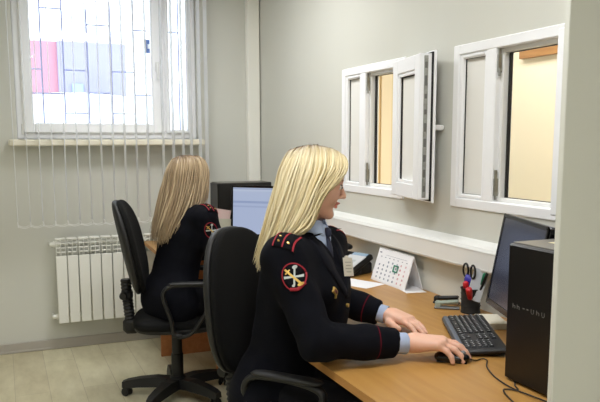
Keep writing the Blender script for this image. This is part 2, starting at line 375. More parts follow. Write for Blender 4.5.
# ------------------------------------------------------------------ hatch windows on the right wall
def hatch(name, y0, y1, z0, z1, label, ang, hy, hx):
    t = thing(name, label, 'window'); t['kind'] = 'structure'
    def fr(b, ya, yb, za, zb, w, x, tk, bev=.004):
        b.box((x, ya+w/2, (za+zb)/2), (tk, w, zb-za), bev); b.box((x, yb-w/2, (za+zb)/2), (tk, w, zb-za), bev)
        b.box((x, (ya+yb)/2, za+w/2), (tk, yb-ya-2*w+.004, w), bev); b.box((x, (ya+yb)/2, zb-w/2), (tk, yb-ya-2*w+.004, w), bev)
    xf = XW+.024
    b = MB(); fr(b, y0, y1, z0, z1, .042, xf, .064)
    mull = y1-.255; b.box((xf, mull, (z0+z1)/2), (.062, .06, z1-z0-.08), .004)
    f = b.build('window_frame', M['white2'], t)
    # fixed pane with its bead on the far side
    b = MB(); fr(b, mull+.028, y1-.04, z0+.04, z1-.04, .02, xf-.012, .03, .006); bd = b.build('glazing_bead', M['white2'], t)
    b = MB(); fr(b, mull+.046, y1-.058, z0+.058, z1-.058, .003, xf-.004, .010, 0); b.build('gasket', M['gasket'], bd)
    b = MB(); b.box((xf, (mull+.03+y1-.04)/2, (z0+z1)/2), (.006, y1-.07-mull, z1-z0-.09)); b.build('pane', M['frost'], t)
    # rebate gasket of the open half
    b = MB(); ya, yb = y0+.052, mull-.05; fr(b, ya, yb+.0, z0+.052, z1-.052, .008, xf+.024, .012, 0); b.build('gasket', M['gasket'], t)
    b = MB(); fr(b, y0+.04, mull-.028, z0+.04, z1-.04, .018, xf+.02, .05, .003); b.build('rebate', M['white'], t)
    for zz in (z0+.10, z1-.10):
        b = MB(); b.box((xf-.01, mull-.034, zz), (.03, .008, .07), .002); b.box((xf-.018, mull-.036, zz+.045), (.014, .006, .05), .002); b.tube([(xf-.02, mull-.04, zz-.05), (xf-.02, mull-.04, zz-.02)], .005, 8)
        b.build('hinge', M['metal'], t)
    # sash swung back towards the wall
    an = math.radians(ang); sv = V((-math.sin(an), -math.cos(an), 0)); nv = V((math.cos(an), -math.sin(an), 0))
    R = Matrix((sv, nv, V((0, 0, 1)))).transposed()     # local x along the sash, y towards the wall
    L, Hh, T = .365, z1-z0-.052, .062; zc = (z0+z1)/2; O = V((hx, hy, zc))
    def lb(b, x0, x1, ya_, yb_, za_, zb_, bev=.003, mi=0): b.box(O+R@V(((x0+x1)/2, (ya_+yb_)/2, (za_+zb_)/2)), (abs(x1-x0), abs(yb_-ya_), abs(zb_-za_)), bev, R, mi)
    b = MB(); w = .066
    lb(b, 0, w, 0, T, -Hh/2, Hh/2, .004); lb(b, L-w, L, 0, T, -Hh/2, Hh/2, .004); lb(b, w-.002, L-w+.002, 0, T, Hh/2-w, Hh/2, .004); lb(b, w-.002, L-w+.002, 0, T, -Hh/2, -Hh/2+w, .004)
    # outer bead
    for (x0, x1, za, zb) in ((w, w+.014, -Hh/2+w, Hh/2-w), (L-w-.014, L-w, -Hh/2+w, Hh/2-w), (w, L-w, Hh/2-w-.014, Hh/2-w), (w, L-w, -Hh/2+w, -Hh/2+w+.014)):
        lb(b, x0, x1, .006, .026, za, zb, .002)
    # room side overlap flange
    fl = .014
    for (x0, x1, za, zb) in ((-fl, .02, -Hh/2-fl, Hh/2+fl), (L-.02, L+fl, -Hh/2-fl, Hh/2+fl), (0, L, Hh/2-.02, Hh/2+fl), (0, L, -Hh/2-fl, -Hh/2+.02)): lb(b, x0, x1, T, T+.012, za, zb, .003)
    s = b.build('sash', M['white2'], t)
    b = MB(); lb(b, w, L-w, .024, .03, -Hh/2+w, Hh/2-w, 0); b.build('pane', M['frost'], s)
    b = MB()
    for (x0, x1, za, zb) in ((-.006, 0.0, -Hh/2, Hh/2), (L, L+.006, -Hh/2-.006, Hh/2+.006), (0, L, Hh/2, Hh/2+.006), (0, L, -Hh/2-.006, -Hh/2)): lb(b, x0, x1, T-.008, T, za, zb, 0)
    for (x0, x1, za, zb) in ((w+.014, w+.019, -Hh/2+w+.014, Hh/2-w-.014), (w+.014, L-w-.014, Hh/2-w-.019, Hh/2-w-.014)): lb(b, x0, x1, .016, .024, za, zb, 0)
    b.build('gasket', M['gasket'], s)
    b = MB(); lb(b, L-.001, L+.003, .02, .038, -Hh/2+.01, Hh/2-.01, .001)
    ls = b.build('lock_strip', M['metal'], s)
    b = MB(); r2 = random.Random(3)
    for k in range(9):
        zz = -Hh/2+.05+k*(Hh-.1)/8; hh = r2.uniform(.012, .03); lb(b, L+.001, L+.006, .023, .034, zz-hh*.8, zz+hh*.8, .001)
    b.build('lock_plate', mat('dark_slot', rgb(120, 120, 116), .45, .6), ls)
    b = MB(); lb(b, L-.045, L-.017, T+.01, T+.024, -.045, .045, .004); lb(b, L-.039, L-.022, T+.02, T+.062, -.012, .012, .005); lb(b, L-.12, L-.017, T+.05, T+.066, -.012, .012, .006)
    b.build('handle', M['white'], s)
    return t
hatch('window_2', 2.985, 3.672, 1.165, 1.855, 'white serving hatch further away with its sash open', 12, 3.01, 1.765)
hatch('window_3', 1.895, 2.588, 1.165, 1.855, 'white serving hatch nearer the partition with its sash folded back', 9, 1.915, 1.765)

# cable trunking along the right wall
b = MB(); y0_, y1_ = 1.36, YB-.07
sec = [(XW, .918), (XW-.052, .922), (XW-.056, .928), (XW-.056, 1.008), (XW-.05, 1.02), (XW-.03, 1.026), (XW, 1.040)]
vs = [(x, y0_, z) for x, z in sec]+[(x, y1_, z) for x, z in sec]; n = len(sec)
b.add(vs, [tuple(range(n)), tuple(range(n, 2*n))[::-1]]+[(i, i+n, (i+1) % n+n, (i+1) % n) for i in range(n)])
for z in (.934, 1.004): b.box((XW-.0568, (y0_+y1_)/2, z), (.002, y1_-y0_, .003))
o = struct('trim_5', b, mat('trunking_cream', rgb(236, 237, 234), .4), 'cream cable trunking along the right wall')
# ------------------------------------------------------------------ ceiling lamps (outside the picture, they light the room)
for i, (x, y) in enumerate(LAMPS):
    t = thing('ceiling_light', 'square white ceiling light panel', 'ceiling light', (x, y, ZC), 0, 'ceiling light panels')
    b = MB(); b.box((0, 0, -.03), (.62, .62, .06), .006); b.build('housing', M['white'], t)
    b = MB(); b.box((0, 0, -.064), (.57, .57, .008), .002); b.build('diffuser', mat('lit_diffuser', rgb(250, 248, 240), .5, emis=(1, .96, .88, 1), estr=1.5), t)

# ------------------------------------------------------------------ radiator
rd = thing('radiator', 'white sectional radiator on the back wall under the window', 'radiator', (.30, YB-.1, .21))
def section():
    b = MB(); w = .0745
    b.box((0, -.036, .235), (w-.006, .012, .47), .003)          # front plate
    b.box((0, .004, .29), (.006, .085, .55), .002)               # web
    b.box((0, -.03, .522), (.006, .02, .115), .002)
    for z in (.492, .522, .552): b.box((0, -.026, z), (w-.008, .012, .010), .003)
    b.box((0, -.012, .583), (w-.006, .058, .014), .006)
    b.tube([(-w/2, .005, .545), (w/2, .005, .545)], .02, 12); b.tube([(-w/2, .005, .04), (w/2, .005, .04)], .02, 12)
    b.box((-w/2+.008, -.03, .525), (.005, .016, .10), .002); b.box((w/2-.008, -.03, .525), (.005, .016, .10), .002)
    return b
s0 = None
for k in range(10):
    if s0 is None: s0 = section().build('section', M['rad'], rd, True); o = s0
    else: o = s0.copy(); COL.objects.link(o); o.parent = rd
    o.location = (.038+k*.0755, 0, 0)
for z in (.04, .545):
    b = MB(); b.lathe([(.016, -.03), (.016, -.008), (.022, -.008), (.022, 0)], (0, .005, z), 12, rot=Matrix.Rotation(PI/2, 3, 'Y')); b.tube([(-.028, .005, z), (-.028, .095, z)], .008, 8)
    b.build('valve', M['rad'], rd, True)
# ------------------------------------------------------------------ vertical blind
vb = thing('vertical_blind', 'white vertical blind drawn open across the street window', 'blind', (0, YB-.2, 0))
m = bpy.data.materials.new('blind_fabric'); m.use_nodes = True; nt = m.node_tree; pb = nt.nodes['Principled BSDF']
pb.inputs['Base Color'].default_value = rgb(248, 249, 250); pb.inputs['Roughness'].default_value = .9
tl = nt.nodes.new('ShaderNodeBsdfTranslucent'); tl.inputs[0].default_value = rgb(252, 253, 255); mxs = nt.nodes.new('ShaderNodeMixShader'); mxs.inputs[0].default_value = .7
nt.links.new(pb.outputs[0], mxs.inputs[1]); nt.links.new(tl.outputs[0], mxs.inputs[2]); tpn = nt.nodes.new('ShaderNodeBsdfTransparent'); mx3 = nt.nodes.new('ShaderNodeMixShader'); mx3.inputs[0].default_value = .3; nt.links.new(mxs.outputs[0], mx3.inputs[1]); nt.links.new(tpn.outputs[0], mx3.inputs[2]); nt.links.new(mx3.outputs[0], nt.nodes['Material Output'].inputs[0])
M['blind'] = m
b = MB(); b.box((.76, 0, 2.69), (1.5, .045, .04), .004); b.build('headrail', M['white'], vb)
sx = [.075+i*.0785 for i in range(12)]+[1.045, 1.117, 1.187, 1.245, 1.31, 1.36]
proto = None
for i, x in enumerate(sx):
    if proto is None:
        b = MB(); pts = []
        n = 9
        for k in range(n):
            u = (k/(n-1)-.5)*.089; pts.append((.0025*math.cos(k/(n-1)*PI-PI/2)-.0012, u))
        vs = [(p[0], p[1], z) for z in (.92, 2.67) for p in pts]+[(p[0]+.0006, p[1], z) for z in (.92, 2.67) for p in pts]
        fs = [(k, k+1, n+k+1, n+k) for k in range(n-1)]+[(2*n+k+1, 2*n+k, 3*n+k, 3*n+k+1) for k in range(n-1)]+[(0, n, 3*n, 2*n), (n-1, 3*n-1, 4*n-1, 2*n-1)]
        b.add(vs, fs); proto = b.build('slat', M['blind'], vb, True); o = proto
        w0 = one('box', 'slat_weight', M['white'], proto, c=(0, 0, .912), size=(.0035, .086, .03), bev=.001)
    else:
        o = proto.copy(); COL.objects.link(o); o.parent = vb; w1 = w0.copy(); COL.objects.link(w1); w1.parent = o
    o.location = (x, 0, 0); o.rotation_euler = (0, 0, math.radians(random.uniform(-1.5, 1.5)+(.8 if i < 12 else 0)))
b = MB()
for side in (-.04, .04):
    b = MB()
    for i in range(len(sx)-1):
        a, c = sx[i], sx[i+1]; pts = [(a+(c-a)*k/8, side, .905-.014*math.sin(PI*k/8)+(.0)) for k in range(9)]
        b.tube(pts, .0018, 5)
    b.build('bottom_chain', M['white'], vb, True)

# ------------------------------------------------------------------ desks
def fillet_poly(pts, rads, n=6):
    out = []
    N = len(pts)
    for i, (p, r) in enumerate(zip(pts, rads)):
        p = V((*p, 0)); a = V((*pts[i-1], 0)); c = V((*pts[(i+1) % N], 0))
        if r <= 0: out.append((p.x, p.y)); continue
        u = (a-p).normalized(); w = (c-p).normalized(); p0 = p+u*r; p1 = p+w*r
        for k in range(n+1):
            t = k/n; q = p0*(1-t)**2+p*2*t*(1-t)+p1*t*t; out.append((q.x, q.y))
    return out
def desktop(poly, z1, th, parent, name='desktop'):
    b = MB(); n = len(poly)
    vs = [(x, y, z1-th) for x, y in poly]+[(x, y, z1) for x, y in poly]
    area2 = sum(poly[i][0]*poly[(i+1) % n][1]-poly[(i+1) % n][0]*poly[i][1] for i in range(n))
    top = tuple(range(n, 2*n)); bot = tuple(range(n))[::-1]
    sd = [(i, (i+1) % n, n+(i+1) % n, n+i) for i in range(n)]
    if area2 < 0: top = top[::-1]; bot = bot[::-1]; sd = [f[::-1] for f in sd]
    b.v = vs; b.f = [top, bot]+sd; b.m = [0, 0]+[1]*n
    return b.build(name, [M['desk'], M['deskedge']], parent)
DT = .026
d1 = thing('office_desk', 'beech office desk in the foreground with keyboard and calendar on it', 'desk', (0, 0, 0))
poly = fillet_poly([(.901, 1.33), (1.82, 1.33), (1.82, 3.40), (1.13, 3.40), (1.13, 2.06), (.901, 2.06)], [0, 0, 0, 0, .10, .006])
desktop(poly, .75, DT, d1)
for (c, s) in (((1.40, 1.40, .362), (.78, .018, .724)), ((1.48, 3.36, .362), (.64, .018, .724)), ((1.60, 2.4, .45), (.018, 1.86, .45))):
    one('box', 'leg_panel', M['deskleg'], d1, c=c, size=s, bev=.002)
d2 = thing('office_desk', 'beech office desk in the far corner under the second monitor', 'desk', (0, 0, 0))
poly = fillet_poly([(1.13, 3.42), (1.82, 3.42), (1.82, 4.97), (.90, 4.97), (.88, 4.25), (1.13, 4.15)], [0, 0, 0, .01, .05, .05])
desktop(poly, .75, DT, d2)
for (c, s) in (((1.22, 4.62, .362), (.58, .018, .724)), ((1.46, 4.04, .362), (.62, .02, .724)), ((1.48, 3.46, .362), (.64, .018, .724))):
    one('box', 'leg_panel', M['deskleg'], d2, c=c, size=s, bev=.002)
one('box', 'drawer_unit', M['deskleg'], d2, c=(1.60, 4.3, .30), size=(.40, .42, .56), bev=.003)

# ------------------------------------------------------------------ office chairs
def make_chair(label, tilt_deg):
    t = thing('office_chair', label, 'chair', (0, 0, 0), 0)
    b = MB(); b.lathe([(.0, .05), (.035, .05), (.045, .07), (.045, .115), (.032, .125), (.0, .125)], n=20); b.build('base_hub', M['blk'], t, True)
    for k in range(5):
        a = 2*PI*k/5+.5; R = Matrix.Rotation(a, 3, 'Z')
        b = MB(); pr = [(.03, .046, .085, .024), (.12, .040, .090, .028), (.22, .034, .084, .025), (.29, .030, .074, .022), (.318, .024, .070, .016)]
        vs = []
        for (x, hw, zc, hh) in pr:
            for (sy, sz) in ((-1, -1), (1, -1), (.75, 1), (-.75, 1)): vs.append(R@V((x, sy*hw, zc+sz*hh)))
        fs = [(0, 1, 2, 3)[::-1], tuple(range(16, 20))]
        for i in range(4):
            for j in range(4): fs.append((i*4+j, i*4+(j+1) % 4, i*4+4+(j+1) % 4, i*4+4+j))
        b.add(vs, [f[::-1] for f in fs]); lg = b.build('base_leg', M['blk'], t)
        cpos = R@V((.295, 0, .026)); Rc = Matrix.Rotation(a+.7+k, 3, 'Z')
        b = MB()
        for sy in (-.016, .016):
            b.lathe([(.0, -.007), (.02, -.007), (.026, -.003), (.026, .003), (.02, .007), (0, .007)], cpos+Rc@V((0, sy, 0)), 16, rot=Rc@Matrix.Rotation(PI/2, 3, 'X'))
        b.box(cpos+V((0, 0, .012)), (.034, .016, .034), .005, Rc)
        b.build('caster', M['blk'], lg, True)
    b = MB(); b.lathe([(.034, .12), (.034, .25), (.029, .255), (.029, .36), (.022, .365), (.022, .42)], n=20); b.build('gas_lift', M['blk'], t, True)
    b = MB(); b.box((0, 0, .415), (.2, .16, .035), .01); b.box((-.15, 0, .408), (.22, .07, .03), .008); b.tube([(.02, -.05, .41), (.03, -.25, .405)], .006, 8); b.build('mechanism', M['blk'], t)
    def wp(p):
        return V((p.x, p.y*(1-.08*(p.x/.24)), p.z-.012*max(0, p.x/.24)**2))
    b = MB(); b.superell((0, 0, .462), (.47, .47, .085), 3.4, 3.0, warp=wp); b.build('seat', M['fabric'], t, 'all')
    b = MB(); b.superell((0, 0, .436), (.455, .455, .05), 3.4, 4.0); b.build('seat_shell', M['blk'], t, 'all')
    # backrest: local plate in (height, width, thickness), tilted back
    tilt = math.radians(tilt_deg)
    ex = V((-math.sin(tilt), 0, math.cos(tilt))); ey = V((0, 1, 0)); ez = ex.cross(ey)*-1   # ez forward
    R = Matrix((ex, ey, ez)).transposed()
    if R.determinant() < 0: pass
    def wb(p):
        u = p.x/.265; wd = 1-.10*max(0, u)**2-.06*max(0, -u)**2
        return V((p.x, p.y*wd, p.z+.035*(p.y/.21)**2-.02*(1-u*u)*.6-.02*max(0, u)**2))
    C0 = V((-.235, 0, .875))
    b = MB(); b.superell(C0+R@V((0, 0, .012)), (.53, .42, .065), 2.7, 2.8, rot=R, warp=wb, nu=56); bk = b.build('backrest', M['fabric'], t, 'all')
    b = MB(); b.superell(C0+R@V((0, 0, -.014)), (.536, .426, .05), 2.7, 3.4, rot=R, warp=wb, nu=56); b.build('backrest_shell', M['blk'], bk, 'all')
    # bellows column
    b = MB(); pts = []; rr = []
    for k in range(26):
        u = k/25; pts.append((-.255-.03*u*0-.02*math.sin(u*1.2), 0, .45+u*.24)); rr.append(.026 if k % 2 else .031)
    b.tube(pts, rr, 12); b.box((-.25, 0, .425), (.09, .07, .09), .02); b.build('back_column', M['blk'], t, True)
    b = MB(); b.lathe([(0, -.05), (.018, -.05), (.022, -.04), (.022, .04), (.018, .05), (0, .05)], (-.285, 0, .60), 14, rot=Matrix.Rotation(PI/2, 3, 'X')); b.box((-.262, 0, .60), (.05, .06, .05), .012); b.build('tension_knob', M['blk'], t, True)
    for sy in (-1, 1):
        y = .25*sy
        ctrl = [(-.015, .690), (.09, .698), (.19, .690), (.235, .668), (.22, .62), (.15, .51), (.10, .44), (.04, .415), (.0, .44), (-.01, .50), (-.042, .60), (-.05, .655)]
        N = len(ctrl); pts = []
        for i in range(N):
            p0, p1, p2, p3 = [V((ctrl[(i+j-1) % N][0], y, ctrl[(i+j-1) % N][1])) for j in range(4)]
            for q in range(4):
                s = q/4; pts.append(.5*((2*p1)+(-p0+p2)*s+(2*p0-5*p1+4*p2-p3)*s*s+(-p0+3*p1-3*p2+p3)*s**3))
        b = MB(); b.tube(pts, .012, 8, closed=True, up=(0, 1, 0), flat=1.5); b.box((.02, y-.03*sy, .425), (.06, .09, .02), .006)
        ar = b.build('armrest', M['blk'], t, 'all')
        b = MB(); b.superell((.105, y, .704), (.26, .052, .022), 3.5, 2.5, nu=32, nv=10); b.build('arm_pad', M['blk'], ar, 'all')
    return t
ch = make_chair('black fabric office chair in the foreground under the blonde woman by the hatch', 4)
ch.location = (.926, 2.236, 0); ch.rotation_euler = (0, 0, math.radians(-51))
ch2 = make_chair('black fabric office chair near the radiator under the further woman', 11); ch2.location = (.865, 3.845, 0); ch2.rotation_euler = (0, 0, math.radians(-16))
ch['group'] = 'office chairs'; ch2['group'] = 'office chairs'

# ------------------------------------------------------------------ SDF modelling toolkit
f32 = np.float32
class SDF:
    def __init__(s, lo, hi, h):
        s.h = h; s.lo = np.array(lo); s.ax = [np.arange(lo[i], hi[i], h).astype(f32) for i in range(3)]
        s.D = np.full([len(a) for a in s.ax], .2, f32)
    def _sl(s, lo, hi):
        sl = []
        for i in range(3):
            a = int(np.searchsorted(s.ax[i], lo[i])); b_ = int(np.searchsorted(s.ax[i], hi[i])); sl.append(slice(a, max(b_, a)))
        sl = tuple(sl)
        return sl, s.ax[0][sl[0]][:, None, None], s.ax[1][sl[1]][None, :, None], s.ax[2][sl[2]][None, None, :]
    def _put(s, sl, d, k, sub=False):
        D = s.D[sl]
        if D.size == 0: return
        if sub:
            d = -d
            if k <= 0: s.D[sl] = np.maximum(D, d); return
            h = np.clip(.5-.5*(D-d)/k, 0, 1); s.D[sl] = D*(1-h)+d*h+k*h*(1-h); return
        if k <= 0: s.D[sl] = np.minimum(D, d); return
        h = np.clip(.5+.5*(D-d)/k, 0, 1); s.D[sl] = D*(1-h)+d*h-k*h*(1-h)
    def cap(s, a, b_, ra, rb=None, k=.01, n=None, sq=1.0, sub=False):
        rb = ra if rb is None else rb; a = np.array(a, f32); b_ = np.array(b_, f32); m = max(ra, rb)*1.25+k+3*s.h
        sl, X, Y, Z = s._sl(np.minimum(a, b_)-m, np.maximum(a, b_)+m)
        ab = b_-a; L = max(float(ab@ab), 1e-12)
        px, py, pz = X-a[0], Y-a[1], Z-a[2]
        t = np.clip((px*ab[0]+py*ab[1]+pz*ab[2])/L, 0, 1)
        qx, qy, qz = px-t*ab[0], py-t*ab[1], pz-t*ab[2]; q2 = qx*qx+qy*qy+qz*qz
        if n is not None:
            n = np.array(n, f32); n = n/np.linalg.norm(n); qn = qx*n[0]+qy*n[1]+qz*n[2]; q2 = q2+qn*qn*(1/sq**2-1)
        d = (np.sqrt(q2)-(ra+(rb-ra)*t))*(sq if n is not None else 1)
        s._put(sl, d.astype(f32), k, sub)
    def ell(s, c, r, R=None, k=.01, sub=False):
        c = np.array(c, f32); m = max(r)+k+3*s.h
        sl, X, Y, Z = s._sl(c-m, c+m); px, py, pz = X-c[0], Y-c[1], Z-c[2]
        if R is None: R = np.eye(3)
        R = np.array(R, f32)   # rows = axes
        l = [px*R[i][0]+py*R[i][1]+pz*R[i][2] for i in range(3)]
        k0 = np.sqrt(sum((l[i]/r[i])**2 for i in range(3))); k1 = np.sqrt(sum((l[i]/r[i]**2)**2 for i in range(3)))+1e-6
        s._put(sl, (k0*(k0-1)/k1).astype(f32), k, sub)
    def cut(s, p, n, rad):
        """remove what lies on the +n side of the plane through p, within rad of p"""
        p = np.array(p, f32); n = np.array(n, f32); n = n/np.linalg.norm(n)
        sl, X, Y, Z = s._sl(p-rad, p+rad); d = (X-p[0])*n[0]+(Y-p[1])*n[1]+(Z-p[2])*n[2]
        s.D[sl] = np.maximum(s.D[sl], d)
    def wrinkle(s, fn):
        X, Y, Z = s.ax[0][:, None, None], s.ax[1][None, :, None], s.ax[2][None, None, :]
        s.D = s.D+fn(X, Y, Z).astype(f32)
    def mesh(s):
        D = s.D; S = D < 0
        cnt = np.zeros([n-1 for n in D.shape], np.uint8)
        for i in (0, 1):
            for j in (0, 1):
                for k in (0, 1):
                    cnt += S[i:i+cnt.shape[0], j:j+cnt.shape[1], k:k+cnt.shape[2]]
        act = (cnt > 0) & (cnt < 8); I = np.argwhere(act); idm = np.full(act.shape, -1, np.int32); idm[act] = np.arange(len(I))
        acc = np.zeros((len(I), 3)); num = np.zeros(len(I))
        cor = {}
        for i in (0, 1):
            for j in (0, 1):
                for k in (0, 1): cor[(i, j, k)] = D[I[:, 0]+i, I[:, 1]+j, I[:, 2]+k].astype(float)
        for a in cor:
            for ax in range(3):
                if a[ax] == 1: continue
                b_ = list(a); b_[ax] = 1; b_ = tuple(b_); da, db = cor[a], cor[b_]; m = (da < 0) != (db < 0)
                t = np.where(m, da/np.where(m, da-db, 1), 0); p = np.zeros((len(I), 3)); p += np.array(a); p[:, ax] += t
                acc += p*m[:, None]; num += m
        P = (I+acc/num[:, None])*s.h+s.lo
        F = []
        for ax in range(3):
            b1, c1 = (ax+1) % 3, (ax+2) % 3
            s0 = [slice(None)]*3; s1 = [slice(None)]*3; s0[ax] = slice(0, -1); s1[ax] = slice(1, None)
            A = S[tuple(s0)]; B = S[tuple(s1)]; E_ = np.argwhere(A != B)
            ok = (E_[:, b1] > 0) & (E_[:, c1] > 0) & (E_[:, b1] < D.shape[b1]-1) & (E_[:, c1] < D.shape[c1]-1); E_ = E_[ok]
            inn = A[E_[:, 0], E_[:, 1], E_[:, 2]]
            q = []
            for (db, dc) in ((-1, -1), (0, -1), (0, 0), (-1, 0)):
                e = E_.copy(); e[:, b1] += db; e[:, c1] += dc; q.append(idm[e[:, 0], e[:, 1], e[:, 2]])
            q = np.stack(q, 1); q = np.where(inn[:, None], q, q[:, ::-1]); F.append(q)
        return P, np.concatenate(F)
def np_obj(name, P, F, mats, parent=None, origin=None, midx=None, link=True):
    me = bpy.data.meshes.new(name); P = np.asarray(P, np.float32)
    if origin is not None: P = P-np.array(origin, np.float32)
    me.vertices.add(len(P)); me.vertices.foreach_set('co', P.ravel())
    me.loops.add(F.size); me.loops.foreach_set('vertex_index', F.astype(np.int32).ravel())
    me.polygons.add(len(F)); me.polygons.foreach_set('loop_start', np.arange(0, F.size, F.shape[1], dtype=np.int32))
    me.polygons.foreach_set('use_smooth', np.ones(len(F), bool))
    mats = mats if isinstance(mats, (list, tuple)) else [mats]
    for m in mats: me.materials.append(m)
    if midx is not None: me.polygons.foreach_set('material_index', midx.astype(np.int32))
    me.update(calc_edges=True); me.validate()
    o = bpy.data.objects.new(name, me); COL.objects.link(o)
    if parent: o.parent = parent
    return o
def smoothP(P, F, it=2, lam=.5):
    P = P.copy()
    a = np.concatenate([F[:, i] for i in range(4)]); b_ = np.concatenate([F[:, (i+1) % 4] for i in range(4)])
    for _ in range(it):
        acc = np.zeros_like(P); n = np.zeros(len(P))
        for c in range(3): acc[:, c] = np.bincount(a, P[b_, c], len(P))+np.bincount(b_, P[a, c], len(P))
        n = np.bincount(a, minlength=len(P))+np.bincount(b_, minlength=len(P)); P = P+lam*(acc/np.maximum(n, 1)[:, None]-P)
    return P
A3 = lambda *a: np.array(a, float)
def unit(v): v = np.array(v, float); return v/np.linalg.norm(v)
def lerp(a, b_, t): return np.array(a)*(1-t)+np.array(b_)*t

def head(S, C, yaw, pitch, sc=1.0):
    f = A3(math.cos(yaw)*math.cos(pitch), math.sin(yaw)*math.cos(pitch), -math.sin(pitch)); l = A3(-math.sin(yaw), math.cos(yaw), 0); u = np.cross(f, l)
    R = np.array([f, l, u]); C = np.array(C)
    L = lambda x, y, z: C+sc*(f*x+l*y+u*z)
    E = lambda c, r, k, sub=False: S.ell(L(*c), [q*sc for q in r], R, k*sc, sub)
    K = lambda a, b_, ra, rb, k, sub=False: S.cap(L(*a), L(*b_), ra*sc, rb*sc, k*sc, sub=sub)
    E((-.018, 0, .03), (.098, .075, .088), .01)
    E((.028, 0, -.02), (.064, .060, .088), .03)
    E((.052, 0, .045), (.042, .055, .05), .02)
    for s in (-1, 1):
        K((-.005, s*.052, -.05), (.055, s*.018, -.098), .020, .016, .03)
        E((.055, s*.034, -.038), (.028, .024, .028), .02)
        K((.084, s*.012, .020), (.066, s*.046, .020), .008, .008, .012)
        E((.096, s*.031, .000), (.012, .017, .010), .010, True)
        E((.077, s*.030, -.001), (.012, .013, .011), .002)
        K((.1, s*.010, -.034), (.094, s*.013, -.037), .0065, .0055, .006)
        E((-.008, s*.075, -.008), (.018, .008, .030), .005)
    E((.070, 0, -.104), (.018, .020, .015), .018)
    K((.088, 0, .008), (.108, 0, -.026), .006, .0085, .010)
    E((.108, 0, -.032), (.010, .009, .008), .006)
    K((.0905, -.014, -.0595), (.0905, .014, -.0595), .005, .005, .006); E((.096, 0, -.058), (.006, .010, .0045), .004)
    K((.088, -.012, -.0725), (.088, .012, -.0725), .0055, .0055, .006)
    K((.100, -.022, -.066), (.100, .022, -.066), .0014, .0014, .002, True)
    K((-.03, 0, -.06), (-.045, 0, -.13), .052, .05, .02)
    return L, R
def hand(S, wrist, dirv, up, side, curl=(.35, .35, .35, .35), spread=.0, thumb=None, L=.185, g=1.0):
    """side=+1: thumb on the +left side of dirv"""
    d = unit(dirv); upv = unit(np.array(up)-d*np.dot(up, d)); lat = np.cross(upv, d)*side   # towards the thumb
    w = np.array(wrist, float); pal = L*.50
    T = lambda a, b_, c: w+(d*a+lat*b_+upv*c)*g
    S.cap(T(-.04, 0, 0), T(.015, 0, .004), .028*g, .029*g, .015, n=upv, sq=.82)
    bases = [(.088, .030), (.094, .010), (.089, -.010), (.078, -.028)]; r0 = [.0104, .0106, .0101, .0092]; lens = [.076, .084, .078, .062]
    for i, (bx, by) in enumerate(bases):
        S.cap(T(.01, by*.6, .004), T(bx*.96, by, .005), .021*g, .0145*g, .016)
        S.ell(T(bx, by, .009), (.010*g, .009*g, .008*g), np.array([d, lat, upv]), .006)
    tips = []
    for i, (bx, by) in enumerate(bases):
        c = curl[i]; ang = c[0] if isinstance(c, tuple) else c; inc = c[1] if isinstance(c, tuple) else c
        p = T(bx, by, .004); fan = (1.5-i)*spread; ln = lens[i]*g; a = ang; r0[i] *= g
        for j, fr in enumerate((.46, .30, .24)):
            dd = unit(d*math.cos(fan)+lat*math.sin(fan)); q = p+(dd*math.cos(a)-upv*math.sin(a))*ln*fr
            S.cap(p, q, r0[i]*(1-.08*j), r0[i]*(1-.08*(j+1)), .0035 if j else .006); p = q; a += inc
        tips.append(p)
    th = thumb or [(.012, .022, -.004), (.045, .048, -.010), (.075, .056, -.014), (.098, .052, -.018)]
    th = [T(*q) for q in th]
    for j in range(3): S.cap(th[j], th[j+1], (.016, .0125, .0105)[j]*g, (.0125, .0105, .009)[j]*g, .008)
    return tips

